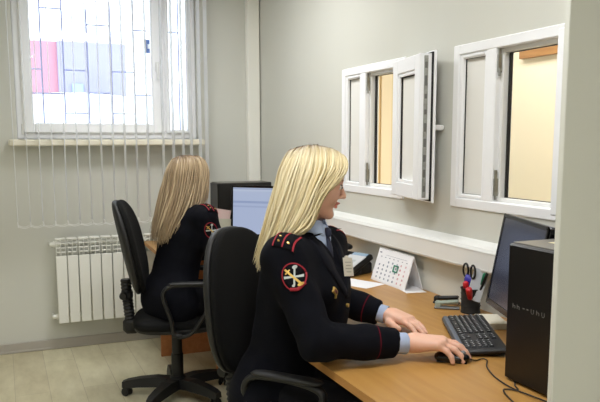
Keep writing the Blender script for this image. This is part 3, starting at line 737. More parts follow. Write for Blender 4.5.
def person(tagname, lo, hi, h, J, hy, hp, label, far=False):
    """J: joints dict. returns body object, jacket object, head frame"""
    S = SDF(lo, hi, h)
    Rs, Ls, Nb, Hc, Pv = [np.array(J[k], float) for k in ('Rs', 'Ls', 'Nb', 'Hc', 'Pv')]
    T = unit(A3(J['face'][0], J['face'][1], 0)); r = unit((Rs-Ls)*A3(1, 1, 0)); mid = (Rs+Ls)/2
    wa = lerp(Pv, mid, .42); ri = lerp(Pv, mid, .74)
    # body
    L, R = head(S, Hc, hy, hp, J.get('hs', .97))
    S.cap(L(-.04, 0, -.10), Nb, .047, .056, .03)
    S.cap(Nb-A3(0, 0, .03), mid-A3(0, 0, .04), .06, .07, .03)
    S.cap(Pv+r*.06, Pv-r*.06, .12, .12, .05, n=T, sq=.8)
    S.cap(Pv, wa, .12, .10, .05, n=T, sq=.78); S.cap(wa, ri, .10, .12, .05, n=T, sq=.72)
    S.cap(lerp(Rs, mid, .35)-A3(0, 0, .03), lerp(Ls, mid, .35)-A3(0, 0, .03), .058, .058, .05)
    for sgn, a in ((1, 'R'), (-1, 'L')):
        sh, el, wr = [np.array(J[a+q], float) for q in ('s', 'e', 'w')]
        S.cap(sh, el, .043, .036, .02); S.cap(el, wr, .036, .024, .012)
        hipj = Pv+r*(.09*sgn)+A3(0, 0, -.01); kn = np.array(J[a+'k'], float); an = np.array(J[a+'a'], float)
        S.cap(hipj, kn, .078, .055, .04); S.cap(kn, an, .052, .036, .02)
        fd = unit((kn-hipj)*A3(1, 1, 0)); S.cap(an-A3(0, 0, .035)-fd*.03, an-A3(0, 0, .05)+fd*.15, .034, .026, .02)
    for a, sd in (('R', 1), ('L', -1)):
        hd = J[a+'hand']; hand(S, J[a+'w'], hd['d'], hd['up'], sd, **hd.get('kw', {}))
    P, F = S.mesh(); P = smoothP(P, F, 1, .4)
    fc = P[F].mean(1); lc = (fc-np.array(Hc))@R.T/J.get('hs', .97)
    lip = (np.abs(lc[:, 1]) < .021) & (lc[:, 2] > -.0785) & (lc[:, 2] < -.0545-.0*lc[:, 1]) & (lc[:, 0] > .084)
    shoe = fc[:, 2] < .075
    mi = np.where(lip, 1, np.where(shoe, 2, np.where(lc[:, 2] < -4, 0, 0)))
    org = (Pv[0], Pv[1], 0)
    body = np_obj('person', P, F, [M['skin'], M['lip'], M['blkgloss']], None, org, mi); body.location = org
    tag(body, label, 'person')
    # jacket
    S = SDF(lo, hi, .005 if not far else .007)
    S.cap(Nb-A3(0, 0, .055), mid-A3(0, 0, .04), .07, .09, .03)
    S.cap(lerp(Rs, mid, .30)-A3(0, 0, .012), lerp(Nb, mid, .3)-A3(0, 0, .025), .058, .052, .04); S.cap(lerp(Ls, mid, .30)-A3(0, 0, .012), lerp(Nb, mid, .3)-A3(0, 0, .025), .058, .052, .04)
    S.cap(Pv+r*.07-A3(0, 0, .02), Pv-r*.07-A3(0, 0, .02), .155, .155, .05, n=T, sq=.82)
    S.cap(Pv, wa, .165, .135, .05, n=T, sq=.78); S.cap(wa, ri, .135, .158, .06, n=T, sq=.74)
    S.cap(ri+r*.05, ri-r*.05, .125, .125, .05, n=T, sq=.78)
    S.cap(lerp(Rs, mid, .4)-A3(0, 0, .07), lerp(Ls, mid, .4)-A3(0, 0, .07), .095, .095, .06, n=T, sq=.9)
    if not far: S.ell(lerp(Pv, mid, .56)+T*.085+A3(.015, .01, 0), (.105, .105, .13), None, .06)
    for sgn in (1, -1): S.ell(ri+T*.085+r*.065*sgn+A3(0, 0, -.005), (.07, .075, .075), None, .05)
    for sgn, a in ((1, 'R'), (-1, 'L')):
        sh, el, wr = [np.array(J[a+q], float) for q in ('s', 'e', 'w')]
        S.ell(sh+A3(0, 0, -.012), (.068, .068, .06), None, .03)
        S.cap(sh-A3(0, 0, .02), el, .068, .062, .03); S.cap(el, lerp(el, wr, .5), .062, .054, .025); S.cap(lerp(el, wr, .5), lerp(el, wr, .96), .054, .046, .02)
        S.cut(lerp(el, wr, .82), wr-el, .08)
    S.cut(Nb+A3(0, 0, .0)+T*.02, A3(-T[0]*.15, -T[1]*.15, 1), .10)
    # open collar V at the front
    S.cap(Nb+T*.075+A3(0, 0, .05), Nb+T*.125-A3(0, 0, .10), .055, .012, .01, sub=True)
    if True:
        ctr = [(np.array(J[a+'e'], float), np.array(J[a+'s'], float), np.array(J[a+'w'], float)) for a in 'RL']
        def wr_fn(X, Y, Z):
            d = .0022*np.sin(38*(Z+.35*X-.3*Y))*np.sin(11*X+9*Y+14*Z+1)+.0018*np.sin(55*(X+Y)+20*Z)*np.sin(23*Z-17*X)
            for el, sh, w in ctr:
                g = np.exp(-((X-el[0])**2+(Y-el[1])**2+(Z-el[2])**2)/(.075**2)); q = unit(w-sh)
                d = d+g*.006*np.sin(95*((X-el[0])*q[0]+(Y-el[1])*q[1]+(Z-el[2])*q[2]*.4))
            return d
        S.wrinkle(wr_fn)
    P2, F2 = S.mesh(); P2 = smoothP(P2, F2, 2, .5)
    jm = jacket_mat('jacket_'+tagname, J, org)
    jk = np_obj('jacket', P2, F2, jm, body, org)
    bv = BVHTree.FromPolygons([tuple(p) for p in P2], [tuple(int(i) for i in q) for q in F2])
    # skirt / trousers
    S = SDF(lo, (hi[0], hi[1], .78), .008)
    for sgn, a in ((1, 'R'), (-1, 'L')):
        hipj = Pv+r*(.09*sgn)+A3(0, 0, -.01); kn = np.array(J[a+'k'], float); an = np.array(J[a+'a'], float)
        S.cap(hipj, kn, .10, .072, .03); S.cap(kn, lerp(kn, an, .9), .070, .056, .02)
    S.cap(Pv+r*.06, Pv-r*.06, .13, .13, .05, n=T, sq=.85)
    P3, F3 = S.mesh(); np_obj('trousers', smoothP(P3, F3, 1), F3, M['trouser'], body, org)
    # shirt neck
    b = MB()
    return body, jk, bv, L, R, T, r, org

M['trouser'] = mat('dark_navy_wool', rgb(14, 15, 21), .9, var=.2, vscale=60, spec=.25)
def jacket_mat(name, J, org):
    m = mat(name, rgb(11, 12, 19), .88, var=.15, vscale=30, bump=.25, bscale=900, spec=.12)
    nt = m.node_tree; b = nt.nodes['Principled BSDF']; prev = b.inputs['Base Color'].links[0].from_socket
    tc = nt.nodes.new('ShaderNodeTexCoord')
    for a in 'RL':
        el, wr = np.array(J[a+'e'], float), np.array(J[a+'w'], float); n = unit(wr-el); p = lerp(el, wr, .60)-np.array(org)
        sub = nt.nodes.new('ShaderNodeVectorMath'); sub.operation = 'SUBTRACT'; sub.inputs[1].default_value = tuple(p); nt.links.new(tc.outputs['Object'], sub.inputs[0])
        dot = nt.nodes.new('ShaderNodeVectorMath'); dot.operation = 'DOT_PRODUCT'; dot.inputs[1].default_value = tuple(n); nt.links.new(sub.outputs[0], dot.inputs[0])
        ab = nt.nodes.new('ShaderNodeMath'); ab.operation = 'ABSOLUTE'; nt.links.new(dot.outputs['Value'], ab.inputs[0])
        lt = nt.nodes.new('ShaderNodeMath'); lt.operation = 'LESS_THAN'; lt.inputs[1].default_value = .0017; nt.links.new(ab.outputs[0], lt.inputs[0])
        ln = nt.nodes.new('ShaderNodeVectorMath'); ln.operation = 'LENGTH'; nt.links.new(sub.outputs[0], ln.inputs[0])
        l2 = nt.nodes.new('ShaderNodeMath'); l2.operation = 'LESS_THAN'; l2.inputs[1].default_value = .075; nt.links.new(ln.outputs['Value'], l2.inputs[0])
        mu = nt.nodes.new('ShaderNodeMath'); mu.operation = 'MULTIPLY'; nt.links.new(lt.outputs[0], mu.inputs[0]); nt.links.new(l2.outputs[0], mu.inputs[1])
        mixn = nt.nodes.new('ShaderNodeMix'); mixn.data_type = 'RGBA'; nt.links.new(mu.outputs[0], mixn.inputs[0]); nt.links.new(prev, mixn.inputs[6]); mixn.inputs[7].default_value = rgb(96, 14, 30)
        prev = mixn.outputs[2]
    nt.links.new(prev, b.inputs['Base Color']); return m

class Drape:
    """small cloth / badge shapes laid on the jacket surface"""
    def __init__(s, bv, org, o, u, v, d): s.bv = bv; s.org = V(org); s.o = V(o); s.u = V(u).normalized(); s.v = V(v).normalized(); s.d = V(d).normalized()
    def pt(s, a, b_, off):
        p = s.o+s.u*a+s.v*b_-s.d*.12; h = s.bv.ray_cast(p, s.d, .3)
        q = h[0] if h[0] is not None else p+s.d*.12
        return q-s.d*off-s.org
    def grid(s, mb, pts2, nu, nv, off, mi=0):
        """pts2(i/nu, j/nv) -> (a, b)"""
        vs = []
        for i in range(nu+1):
            for j in range(nv+1): vs.append(s.pt(*pts2(i/nu, j/nv), off))
        n0 = len(vs)
        for i in range(nu+1):
            for j in range(nv+1): vs.append(s.pt(*pts2(i/nu, j/nv), -.003))
        q = lambda i, j, o=0: o+i*(nv+1)+j
        fs = [(q(i, j), q(i+1, j), q(i+1, j+1), q(i, j+1)) for i in range(nu) for j in range(nv)]
        for i in range(nu): fs += [(q(i, 0), q(i, 0, n0), q(i+1, 0, n0), q(i+1, 0)), (q(i, nv), q(i+1, nv), q(i+1, nv, n0), q(i, nv, n0))]
        for j in range(nv): fs += [(q(0, j), q(0, j+1), q(0, j+1, n0), q(0, j, n0)), (q(nu, j), q(nu, j, n0), q(nu, j+1, n0), q(nu, j+1))]
        mb.add(vs, fs, mi)
    def rect(s, mb, c, w, h, ang=0, off=.002, mi=0, nu=4, nv=4):
        ca, sa = math.cos(ang), math.sin(ang)
        s.grid(mb, lambda a, b_: (c[0]+(a-.5)*w*ca-(b_-.5)*h*sa, c[1]+(a-.5)*w*sa+(b_-.5)*h*ca), nu, nv, off, mi)
    def ell(s, mb, c, w, h, off=.002, mi=0, ang=0, n=24, hole=0.0):
        ca, sa = math.cos(ang), math.sin(ang)
        def f(a, b_):
            r_ = hole+(1-hole)*b_; x, y = r_*w/2*math.cos(2*PI*a), r_*h/2*math.sin(2*PI*a); return (c[0]+x*ca-y*sa, c[1]+x*sa+y*ca)
        s.grid(mb, f, n, 3, off, mi)
    def strip(s, mb, path, w, off=.002, mi=0, n=16):
        """ribbon following a 2D polyline"""
        P = [V((*p, 0)) for p in path]
        def f(a, b_):
            t = a*(len(P)-1); i = min(int(t), len(P)-2); fr = t-i; p = P[i].lerp(P[i+1], fr); d_ = (P[i+1]-P[i]).normalized(); nrm = V((-d_.y, d_.x, 0))
            ww = w(a) if callable(w) else w
            p = p+nrm*ww*(b_-.5); return (p.x, p.y)
        s.grid(mb, f, n, 2, off, mi)

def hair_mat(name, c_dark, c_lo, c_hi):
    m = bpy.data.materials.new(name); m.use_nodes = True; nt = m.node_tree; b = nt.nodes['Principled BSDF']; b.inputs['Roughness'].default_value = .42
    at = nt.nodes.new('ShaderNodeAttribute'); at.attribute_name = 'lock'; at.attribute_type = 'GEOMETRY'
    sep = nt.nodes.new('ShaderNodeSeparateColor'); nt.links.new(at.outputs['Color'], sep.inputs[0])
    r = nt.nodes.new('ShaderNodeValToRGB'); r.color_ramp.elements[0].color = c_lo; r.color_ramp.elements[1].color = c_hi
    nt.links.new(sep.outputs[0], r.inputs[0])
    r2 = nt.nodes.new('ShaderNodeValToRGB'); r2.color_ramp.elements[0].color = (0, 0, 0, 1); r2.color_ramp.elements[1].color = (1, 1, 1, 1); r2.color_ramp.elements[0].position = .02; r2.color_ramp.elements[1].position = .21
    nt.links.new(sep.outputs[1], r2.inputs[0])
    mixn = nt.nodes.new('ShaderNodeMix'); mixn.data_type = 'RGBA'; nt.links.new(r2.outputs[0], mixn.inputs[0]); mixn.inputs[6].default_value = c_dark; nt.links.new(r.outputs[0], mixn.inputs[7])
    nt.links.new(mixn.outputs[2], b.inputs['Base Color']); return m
def hair(body, org, C, yaw, guides, m, n_lock, rad, seed, jit=.006, shell_in=.010, sc=1.0):
    """guides: list of control polylines (x fwd, y, z) for the right side, front to back; mirrored for the left"""
    rg = np.random.default_rng(seed)
    G = [np.array(g, float)*sc for g in guides]; Gl = [g*A3(1, -1, 1) for g in G]
    allg = G+Gl[::-1][1:]            # right front ... back ... left front
    f = A3(math.cos(yaw), math.sin(yaw), 0); l = A3(-math.sin(yaw), math.cos(yaw), 0); u = A3(0, 0, 1); C = np.array(C)
    def catmull(P, n):
        P = np.vstack([2*P[0]-P[1], P, 2*P[-1]-P[-2]]); out = []
        segs = len(P)-3
        for q in range(n):
            t = q/(n-1)*segs; i = min(int(t), segs-1); s = t-i; p0, p1, p2, p3 = P[i:i+4]
            out.append(.5*((2*p1)+(-p0+p2)*s+(2*p0-5*p1+4*p2-p3)*s*s+(-p0+3*p1-3*p2+p3)*s**3))
        return np.array(out)
    n = 26
    CG = np.array([catmull(g, n) for g in allg]); NG = len(CG)
    def at(t):
        t = t*(NG-1); i = min(int(t), NG-2); s = t-i
        p0 = CG[max(i-1, 0)]; p1 = CG[i]; p2 = CG[i+1]; p3 = CG[min(i+2, NG-1)]
        return .5*((2*p1)+(-p0+p2)*s+(2*p0-5*p1+4*p2-p3)*s*s+(-p0+3*p1-3*p2+p3)*s**3)
    W_ = lambda P: C+P[:, :1]*f+P[:, 1:2]*l+P[:, 2:3]*u-np.array(org)
    mb = MB(); cols = []
    # inner shell
    NT = 60; sh = []
    for i in range(NT+1):
        p = at(i/NT).copy(); cen = A3(-.03, 0, .0)*1.0
        dv = p-np.stack([np.full(n, -.03), np.zeros(n), np.minimum(p[:, 2], .02)], 1); dl = np.linalg.norm(dv, axis=1, keepdims=True)
        p = p-dv/np.maximum(dl, 1e-6)*shell_in; sh.append(p[:-2])
    ns = n-2; vs = []
    for p in sh: vs += [tuple(q) for q in W_(p)]
    mb.add(vs, [(i*ns+j, i*ns+j+1, (i+1)*ns+j+1, (i+1)*ns+j) for i in range(NT) for j in range(ns-1)])
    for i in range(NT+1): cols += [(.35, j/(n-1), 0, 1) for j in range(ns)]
    K = 5
    for q in range(n_lock):
        t = (q+rg.random())/n_lock; p = at(t).copy(); s = np.linspace(0, 1, n)[:, None]
        depth = rg.random(); dv = p-np.stack([np.full(n, -.03), np.zeros(n), np.minimum(p[:, 2], .02)], 1); dv /= np.maximum(np.linalg.norm(dv, axis=1, keepdims=True), 1e-6)
        p = p-dv*(shell_in*1.1*depth*.9)
        j1 = rg.normal(0, 1, 3); ph = rg.random(3)*6.28
        p = p+jit*(.25+s*1.2)*np.stack([np.sin(3.2*s[:, 0]+ph[k])*j1[k] for k in range(3)], 1)
        cutn = n-int(rg.integers(0, 5)); p = p[:cutn]; m_ = len(p)
        rr = rad*(.7+.6*rg.random())*np.interp(np.linspace(0, 1, m_), [0, .08, .75, 1], [.55, 1, .9, .12])
        tg = np.gradient(p, axis=0); tg /= np.linalg.norm(tg, axis=1, keepdims=True); dvv = dv[:m_]; dvv = dvv-tg*np.sum(dvv*tg, 1, keepdims=True); dvv /= np.maximum(np.linalg.norm(dvv, axis=1, keepdims=True), 1e-6); bb = np.cross(tg, dvv)
        vs = []; cl = rg.random()
        for i in range(m_):
            for k in range(K):
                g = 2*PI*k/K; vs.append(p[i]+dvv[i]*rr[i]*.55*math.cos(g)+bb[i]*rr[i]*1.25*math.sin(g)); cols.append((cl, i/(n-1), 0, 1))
        vs = W_(np.array(vs)); mb.add([tuple(v) for v in vs], [(i*K+k, i*K+(k+1) % K, (i+1)*K+(k+1) % K, (i+1)*K+k) for i in range(m_-1) for k in range(K)])
    o = mb.build('hair', m, body, 'all'); ca = o.data.color_attributes.new('lock', 'FLOAT_COLOR', 'POINT')
    ca.data.foreach_set('color', np.array(cols, np.float32).ravel()); return o

# ------------------------------------------------------------------ woman in the foreground
J1 = dict(Rs=(.815, 2.055, 1.10), Ls=(1.077, 2.287, 1.085), Nb=(.940, 2.190, 1.145), Hc=(.975, 2.168, 1.315), Pv=(.858, 2.24, .59), face=(.66, -.75),
          Re=(.872, 1.925, .835), Rw=(1.190, 1.888, .800), Le=(1.165, 2.43, .845), Lw=(1.330, 2.262, .790),
          Rk=(1.12, 1.93, .55), Lk=(1.25, 2.06, .55), Ra=(1.13, 1.93, .09), La=(1.30, 2.02, .09), hs=.97,
          Rhand=dict(d=(.80, -.60, .02), up=(0, 0, 1), kw=dict(curl=((.22, .34), (.26, .38), (.36, .42), (.48, .42)), spread=.11, g=1.13)),
          Lhand=dict(d=(.26, -.95, -.04), up=(.1, 0, 1), kw=dict(curl=((.12, .2), (.14, .2), (.16, .22), (.2, .22)), spread=.09, g=1.06)))
# the right hand's thumb is on the far (+left) side; both hands lie palm down
HY1, HP1 = math.radians(-19), math.radians(12)
w1, jk1, bv1, L1, R1, T1, r1, org1 = person('near', (.60, 1.68, 0.0), (1.46, 2.58, 1.47), .0032, J1, HY1, HP1,
    'blonde woman in dark navy uniform in the foreground, hand on the mouse')

def uniform_details(J, body, bv, T, r, org, Hside=True, near=True):
    T3, r3 = V(T), V(r); Z = V((0, 0, 1)); Rs, Ls, Nb, Re = [V(J[k]) for k in ('Rs', 'Ls', 'Nb', 'Re')]
    # shoulder boards
    for a, S_ in (('R', Rs), ('L', Ls)):
        ax = (S_-Nb); ax.z = 0; ax.normalize(); mid_ = Nb.lerp(S_, .62)
        up_ = (Z*.72+ax*.62).normalized(); D = Drape(bv, org, S_+ax*.002+T3*.018+Z*.02, ax, T3, -up_); sb = MB(); D.rect(sb, (.0, 0), .110, .072, off=.006, nu=10, nv=6); sbo = sb.build('shoulder_board', M['epau'], body, 'all')
        b = MB()
        for q in (-.032, 0, .032): D.rect(b, (0, q), .108, .0042, off=.0078, nu=10, nv=1)
        b.build('stripe', M['red'], sbo)
        for (p_, q) in ((.030, -.016), (.030, .016), (.0, -.016)):
            b = MB(); D.ell(b, (p_, q), .0075, .0075, off=.0105, n=8); b.build('star', M['gold'], sbo)
    # sleeve emblem on the right upper arm, facing outwards
    out = V(J.get('emb_dir', (-.62, -.78, .10))).normalized(); dn_ = (Re-Rs).normalized(); c_ = T3*(.022 if near else 0)+Rs.lerp(Re, J.get('emb_t', .26))
    v_ = (-dn_); u_ = v_.cross(out).normalized() * -1; u_ = out.cross(v_).normalized()*-1
    D = Drape(bv, org, c_, u_*.82, v_*.82, -out); D.u = D.u*.80; D.v = D.v*.80
    e = MB(); D.ell(e, (0, 0), .088, .112, off=.004); eo = e.build('sleeve_emblem', M['epau'], body, 'all')
    b = MB(); D.ell(b, (0, 0), .088, .112, off=.0055, hole=.91); D.strip(b, [(-.028, -.040), (0, -.051), (.031, -.037)], .013, .006); b.build('emblem_rim', M['red'], eo, 'all')
    b = MB(); D.rect(b, (0, .0), .007, .088, ang=math.radians(28), off=.0075, nu=1, nv=8); D.rect(b, (-.014, .026), .023, .005, ang=math.radians(28), off=.0078, nu=2, nv=1); D.ell(b, (.017, -.036), .024, .013, off=.0078, n=10); b.build('emblem_sword', M['gold'], eo)
    b = MB(); D.strip(b, [(-.034, .010), (.034, -.009)], lambda a: .006+.004*abs(a-.5)*2, .0066); D.rect(b, (.004, .0), .0055, .064, ang=math.radians(-18), off=.007, nu=1, nv=6); D.ell(b, (.016, .034), .018, .014, off=.0075, n=10); D.ell(b, (-.010, -.032), .011, .010, off=.0075, n=10); b.build('emblem_key', M['silver'], eo)
    return D
M['epau'] = mat('shoulder_board_black', rgb(12, 12, 17), .9, spec=.15)
M['silver'] = mat('pale_embroidery', rgb(186, 192, 190), .6)
uniform_details(J1, w1, bv1, T1, r1, org1)
# chest details: badge, pins, button, lapels
Tn, rn, Zv = V(T1), V(r1), V((0, 0, 1))
lv = -rn
chestO = V(J1['Nb'])+Tn*.10-Zv*.16
D = Drape(bv1, org1, chestO, lv, Zv, -Tn)
bn = V((.50, -.82, .20)).normalized(); bx_ = V((0, 0, 1)).cross(bn).normalized(); RB = Matrix((bx_, bn.cross(bx_), bn)).transposed()
RB = RB@Matrix.Rotation(math.radians(-8), 3, 'Z'); bc = V((1.066, 2.118, 1.022))+bn*.012-V(org1)
b = MB(); b.box(bc, (.058, .064, .002), .0008, RB); b.box(bc+RB@V((0, .034, -.004)), (.012, .010, .010), .002, RB); bdg = b.build('name_badge', mat('badge_card', rgb(206, 200, 184), .5), w1)
for k in range(4): one('box', 'printed_line', M.get('bprint') or M.setdefault('bprint', mat('badge_print', rgb(140, 136, 124), .7)), bdg, c=bc+RB@V((0, .016-k*.011, .0012)), size=(.038-(k % 2)*.01, .0022, .0006), rot=RB)
b = MB(); D.rect(b, (-.085, -.020), .020, .026, ang=math.radians(45), off=.005, nu=3, nv=3); D.rect(b, (-.085, -.037), .006, .012, off=.005, nu=2, nv=3); pin = b.build('chest_pin', M['gold'], w1)
b = MB(); D.rect(b, (-.085, -.020), .011, .015, ang=math.radians(45), off=.0065, nu=2, nv=2); b.build('pin_enamel', mat('dark_enamel', rgb(90, 30, 30), .3), pin)
for k in range(3):
    b = MB(); D.ell(b, (.006, -.085-.085*k), .014, .014, off=.007, n=12); b.build('button', M['gold'], w1, True)
for sx_ in (-1, 1):
    b = MB(); D.strip(b, [(sx_*.085, .165), (sx_*.075, .09), (sx_*.045, .03), (.008, -.055)], lambda a: .045*(1-abs(a-.45)*1.3)+.006, .0055, n=20); b.build('lapel', M['lapel'] if 'lapel' in M else M.setdefault('lapel', mat('lapel_cloth', rgb(17, 18, 26), .9, spec=.2)), w1, 'all')

def neckwear(J, body, org, T, L):
    # shirt collar: two folded wings round the neck, tie, and shirt front
    Nb = np.array(J['Nb']); T_ = np.array(T); sd = np.array([-T_[1], T_[0], 0]); org_ = np.array(org)
    ncen = lambda z: lerp(Nb, L(-.042, 0, -.11), min(max(z/.06, 0), 1.5))
    b = MB(); n = 40; rows = [(.0, .071, -.02), (.5, .066, .0), (1.0, .060, .030), (1.3, .0635, .032), (1.8, .076, .004), (2.1, .080, -.008)]
    vs = []
    for (_, r_, z) in rows:
        for k in range(n+1):
            a = .22+(2*PI-.44)*k/n; front = max(0, math.cos(a))**2
            q = Nb+A3(0, 0, .022)+T_*(r_*math.cos(a)+.012)+sd*(r_*math.sin(a))+A3(0, 0, z-.026*front*(1 if z < .01 else .6))
            vs.append(q-org_)
    fs = [(i*(n+1)+k, i*(n+1)+k+1, (i+1)*(n+1)+k+1, (i+1)*(n+1)+k) for i in range(len(rows)-1) for k in range(n)]
    b.add(vs, fs); o = b.build('shirt_collar', M['shirt'], body, 'all')
    md = o.modifiers.new('thick', 'SOLIDIFY'); md.thickness = .002
    b = MB(); b.superell(V(Nb+T_*.062+A3(0, 0, -.045)-org_), (.06, .12, .15), 2.4, 2.4, rot=Matrix.Rotation(math.atan2(T_[1], T_[0]), 3, 'Z')); b.build('shirt_front', M['shirt'], body, 'all')
    b = MB(); p0 = Nb+T_*.090+A3(0, 0, .0); b.superell(V(p0-org_), (.024, .032, .034), 2.6, 2.6); pts = [V(p0+A3(0, 0, -.01)-org_), V(p0+T_*.010+A3(0, 0, -.05)-org_), V(p0+T_*.016+A3(0, 0, -.12)-org_)]
    b.tube(pts, [.012, .018, .026], 10, flat=.3, up=tuple(T_)); b.build('tie', M['tie'], body, 'all')
neckwear(J1, w1, org1, T1, L1)
def cuffs(J, body, org, ring=True):
    for a in 'RL':
        el, wr = V(J[a+'e']), V(J[a+'w']); d = (wr-el).normalized(); p0 = el.lerp(wr, .76)-V(org); p1 = el.lerp(wr, .935)-V(org)
        b = MB(); up_ = V((0, 0, 1)); n = 20; vs = []
        rows = [(p0, .036), (p1, .038), (p1+d*.001, .0355), (p0, .033)]
        aa = (up_-d*up_.dot(d)).normalized(); bb = d.cross(aa)
        for (p, r_) in rows:
            for k in range(n): g = 2*PI*k/n; vs.append(p+aa*math.cos(g)*r_*.92+bb*math.sin(g)*r_)
        b.add(vs, [(i*n+k, i*n+(k+1) % n, (i+1)*n+(k+1) % n, (i+1)*n+k) for i in range(3) for k in range(n)]); b.build('shirt_cuff', M['shirt'], body, 'all')
cuffs(J1, w1, org1)

guides1 = [
 [(.078, -.004, .094), (.098, -.030, .087), (.107, -.046, .056), (.090, -.070, .022), (.042, -.086, -.012), (.004, -.094, -.060), (-.010, -.098, -.115), (-.035, -.104, -.145)],
 [(.050, -.006, .112), (.062, -.045, .100), (.056, -.080, .050), (.020, -.094, -.005), (-.012, -.102, -.065), (-.035, -.110, -.125), (-.07, -.116, -.155), (-.10, -.12, -.172)],
 [(.010, -.006, .122), (.012, -.055, .106), (.005, -.088, .048), (-.025, -.102, -.025), (-.055, -.110, -.095), (-.090, -.116, -.150), (-.125, -.114, -.190), (-.155, -.110, -.215)],
 [(-.03, -.006, .122), (-.04, -.055, .104), (-.060, -.086, .045), (-.085, -.096, -.03), (-.110, -.102, -.10), (-.135, -.104, -.17), (-.165, -.100, -.235), (-.185, -.095, -.275)],
 [(-.065, -.004, .114), (-.084, -.035, .094), (-.106, -.052, .045), (-.124, -.060, -.02), (-.143, -.064, -.09), (-.164, -.064, -.165), (-.186, -.060, -.24), (-.200, -.055, -.285)],
 [(-.080, 0, .108), (-.096, 0, .090), (-.118, 0, .042), (-.134, 0, -.025), (-.152, 0, -.095), (-.172, 0, -.17), (-.192, 0, -.24), (-.206, 0, -.29)]]
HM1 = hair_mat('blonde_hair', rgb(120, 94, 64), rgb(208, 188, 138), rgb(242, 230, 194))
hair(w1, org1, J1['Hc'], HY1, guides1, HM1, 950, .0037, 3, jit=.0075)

# face details of the near woman
def eyes(body, L, org, m_w, m_i):
    for s in (-1, 1):
        b = MB(); c = V(L(.0815, s*.030, -.001))-V(org); b.lathe([(.0, -.0102), (.006, -.0085), (.0098, -.004), (.0102, 0), (.0098, .004), (.006, .0085), (0, .0102)], c, 14, rot=None); b.build('eye', m_w, body, 'all')
        b = MB(); c2 = V(L(.0915, s*.0305, -.001))-V(org); b.lathe([(0, -.0045), (.0035, -.003), (.0045, 0), (.0035, .003), (0, .0045)], c2, 10); b.build('iris', m_i, body, 'all')
        b = MB(); pts = [V(L(.088+.003*math.sin(PI*k/6)*1, s*(.016+.0048*k), .019+.004*math.sin(PI*k/6)))-V(org)+V((0, 0, .002)) for k in range(7)]; b.tube(pts, [.001, .002, .0022, .0022, .002, .0016, .0008], 6); b.build('eyebrow', mat('eyebrow', rgb(150, 116, 84), .8), body, 'all')
        b = MB(); pts = [V(L(.0925-.0009*(k-3)**2, s*(.019+.0042*k), .0065+.0015*math.sin(PI*k/6)-.0)) - V(org) for k in range(7)]; b.tube(pts, .0012, 5); b.build('eyelashes', mat('eyelash', rgb(50, 36, 30), .8), body, 'all')
M['eyew'] = mat('eye_white', rgb(236, 230, 226), .2); M['iris'] = mat('iris', rgb(70, 90, 110), .2)
eyes(w1, L1, org1, M['eyew'], M['iris'])

# ------------------------------------------------------------------ woman at the far desk
J2 = dict(Rs=(.995, 3.675, 1.055), Ls=(.905, 4.045, 1.035), Nb=(.925, 3.870, 1.095), Hc=(.965, 3.885, 1.255), Pv=(.83, 3.83, .59), face=(.97, .22),
          Re=(1.07, 3.63, .80), Rw=(1.30, 3.76, .795), Le=(1.06, 4.10, .80), Lw=(1.28, 4.02, .79),
          Rk=(1.26, 3.80, .55), Lk=(1.24, 3.98, .55), Ra=(1.26, 3.80, .09), La=(1.24, 3.98, .09), hs=.97, emb_dir=(-.15, -.98, .1), emb_t=.32,
          Rhand=dict(d=(.98, .1, -.05), up=(0, 0, 1), kw=dict(curl=(.2, .2, .22, .25), spread=.06)),
          Lhand=dict(d=(.98, -.1, -.05), up=(0, 0, 1), kw=dict(curl=(.2, .2, .22, .25), spread=.06)))
HY2, HP2 = math.radians(22), math.radians(8)
w2, jk2, bv2, L2, R2, T2, r2_, org2 = person('far', (.60, 3.48, 0), (1.55, 4.25, 1.42), .006, J2, HY2, HP2,
    'woman with long dark-blonde hair at the far desk, seen from behind', far=True)
uniform_details(J2, w2, bv2, T2, r2_, org2, near=False)
neckwear(J2, w2, org2, T2, L2); cuffs(J2, w2, org2); eyes(w2, L2, org2, M['eyew'], M['iris'])
guides2 = [
 [(.080, -.004, .092), (.098, -.030, .082), (.100, -.052, .045), (.088, -.076, .00), (.070, -.090, -.045), (.055, -.098, -.09), (.035, -.102, -.135), (.02, -.104, -.165)],
 [(.050, -.006, .112), (.060, -.045, .100), (.056, -.080, .048), (.040, -.096, -.01), (.020, -.106, -.065), (.000, -.112, -.12), (-.04, -.116, -.175), (-.07, -.12, -.21)],
 [(.010, -.006, .120), (.010, -.055, .104), (.000, -.088, .046), (-.020, -.104, -.02), (-.045, -.112, -.09), (-.075, -.12, -.16), (-.12, -.122, -.225), (-.15, -.115, -.27)],
 [(-.03, -.006, .120), (-.04, -.055, .102), (-.060, -.086, .045), (-.085, -.096, -.03), (-.112, -.100, -.10), (-.145, -.100, -.18), (-.185, -.090, -.27), (-.205, -.08, -.335)],
 [(-.065, -.004, .114), (-.090, -.035, .092), (-.116, -.052, .040), (-.134, -.060, -.03), (-.154, -.064, -.10), (-.180, -.060, -.19), (-.21, -.050, -.285), (-.225, -.04, -.36)],
 [(-.080, 0, .108), (-.104, 0, .088), (-.130, 0, .038), (-.146, 0, -.03), (-.165, 0, -.10), (-.190, 0, -.19), (-.215, 0, -.29), (-.23, 0, -.37)]]
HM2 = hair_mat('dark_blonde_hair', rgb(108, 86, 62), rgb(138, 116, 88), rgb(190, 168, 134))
hair(w2, org2, J2['Hc'], HY2, guides2, HM2, 620, .0044, 5, jit=.0075)

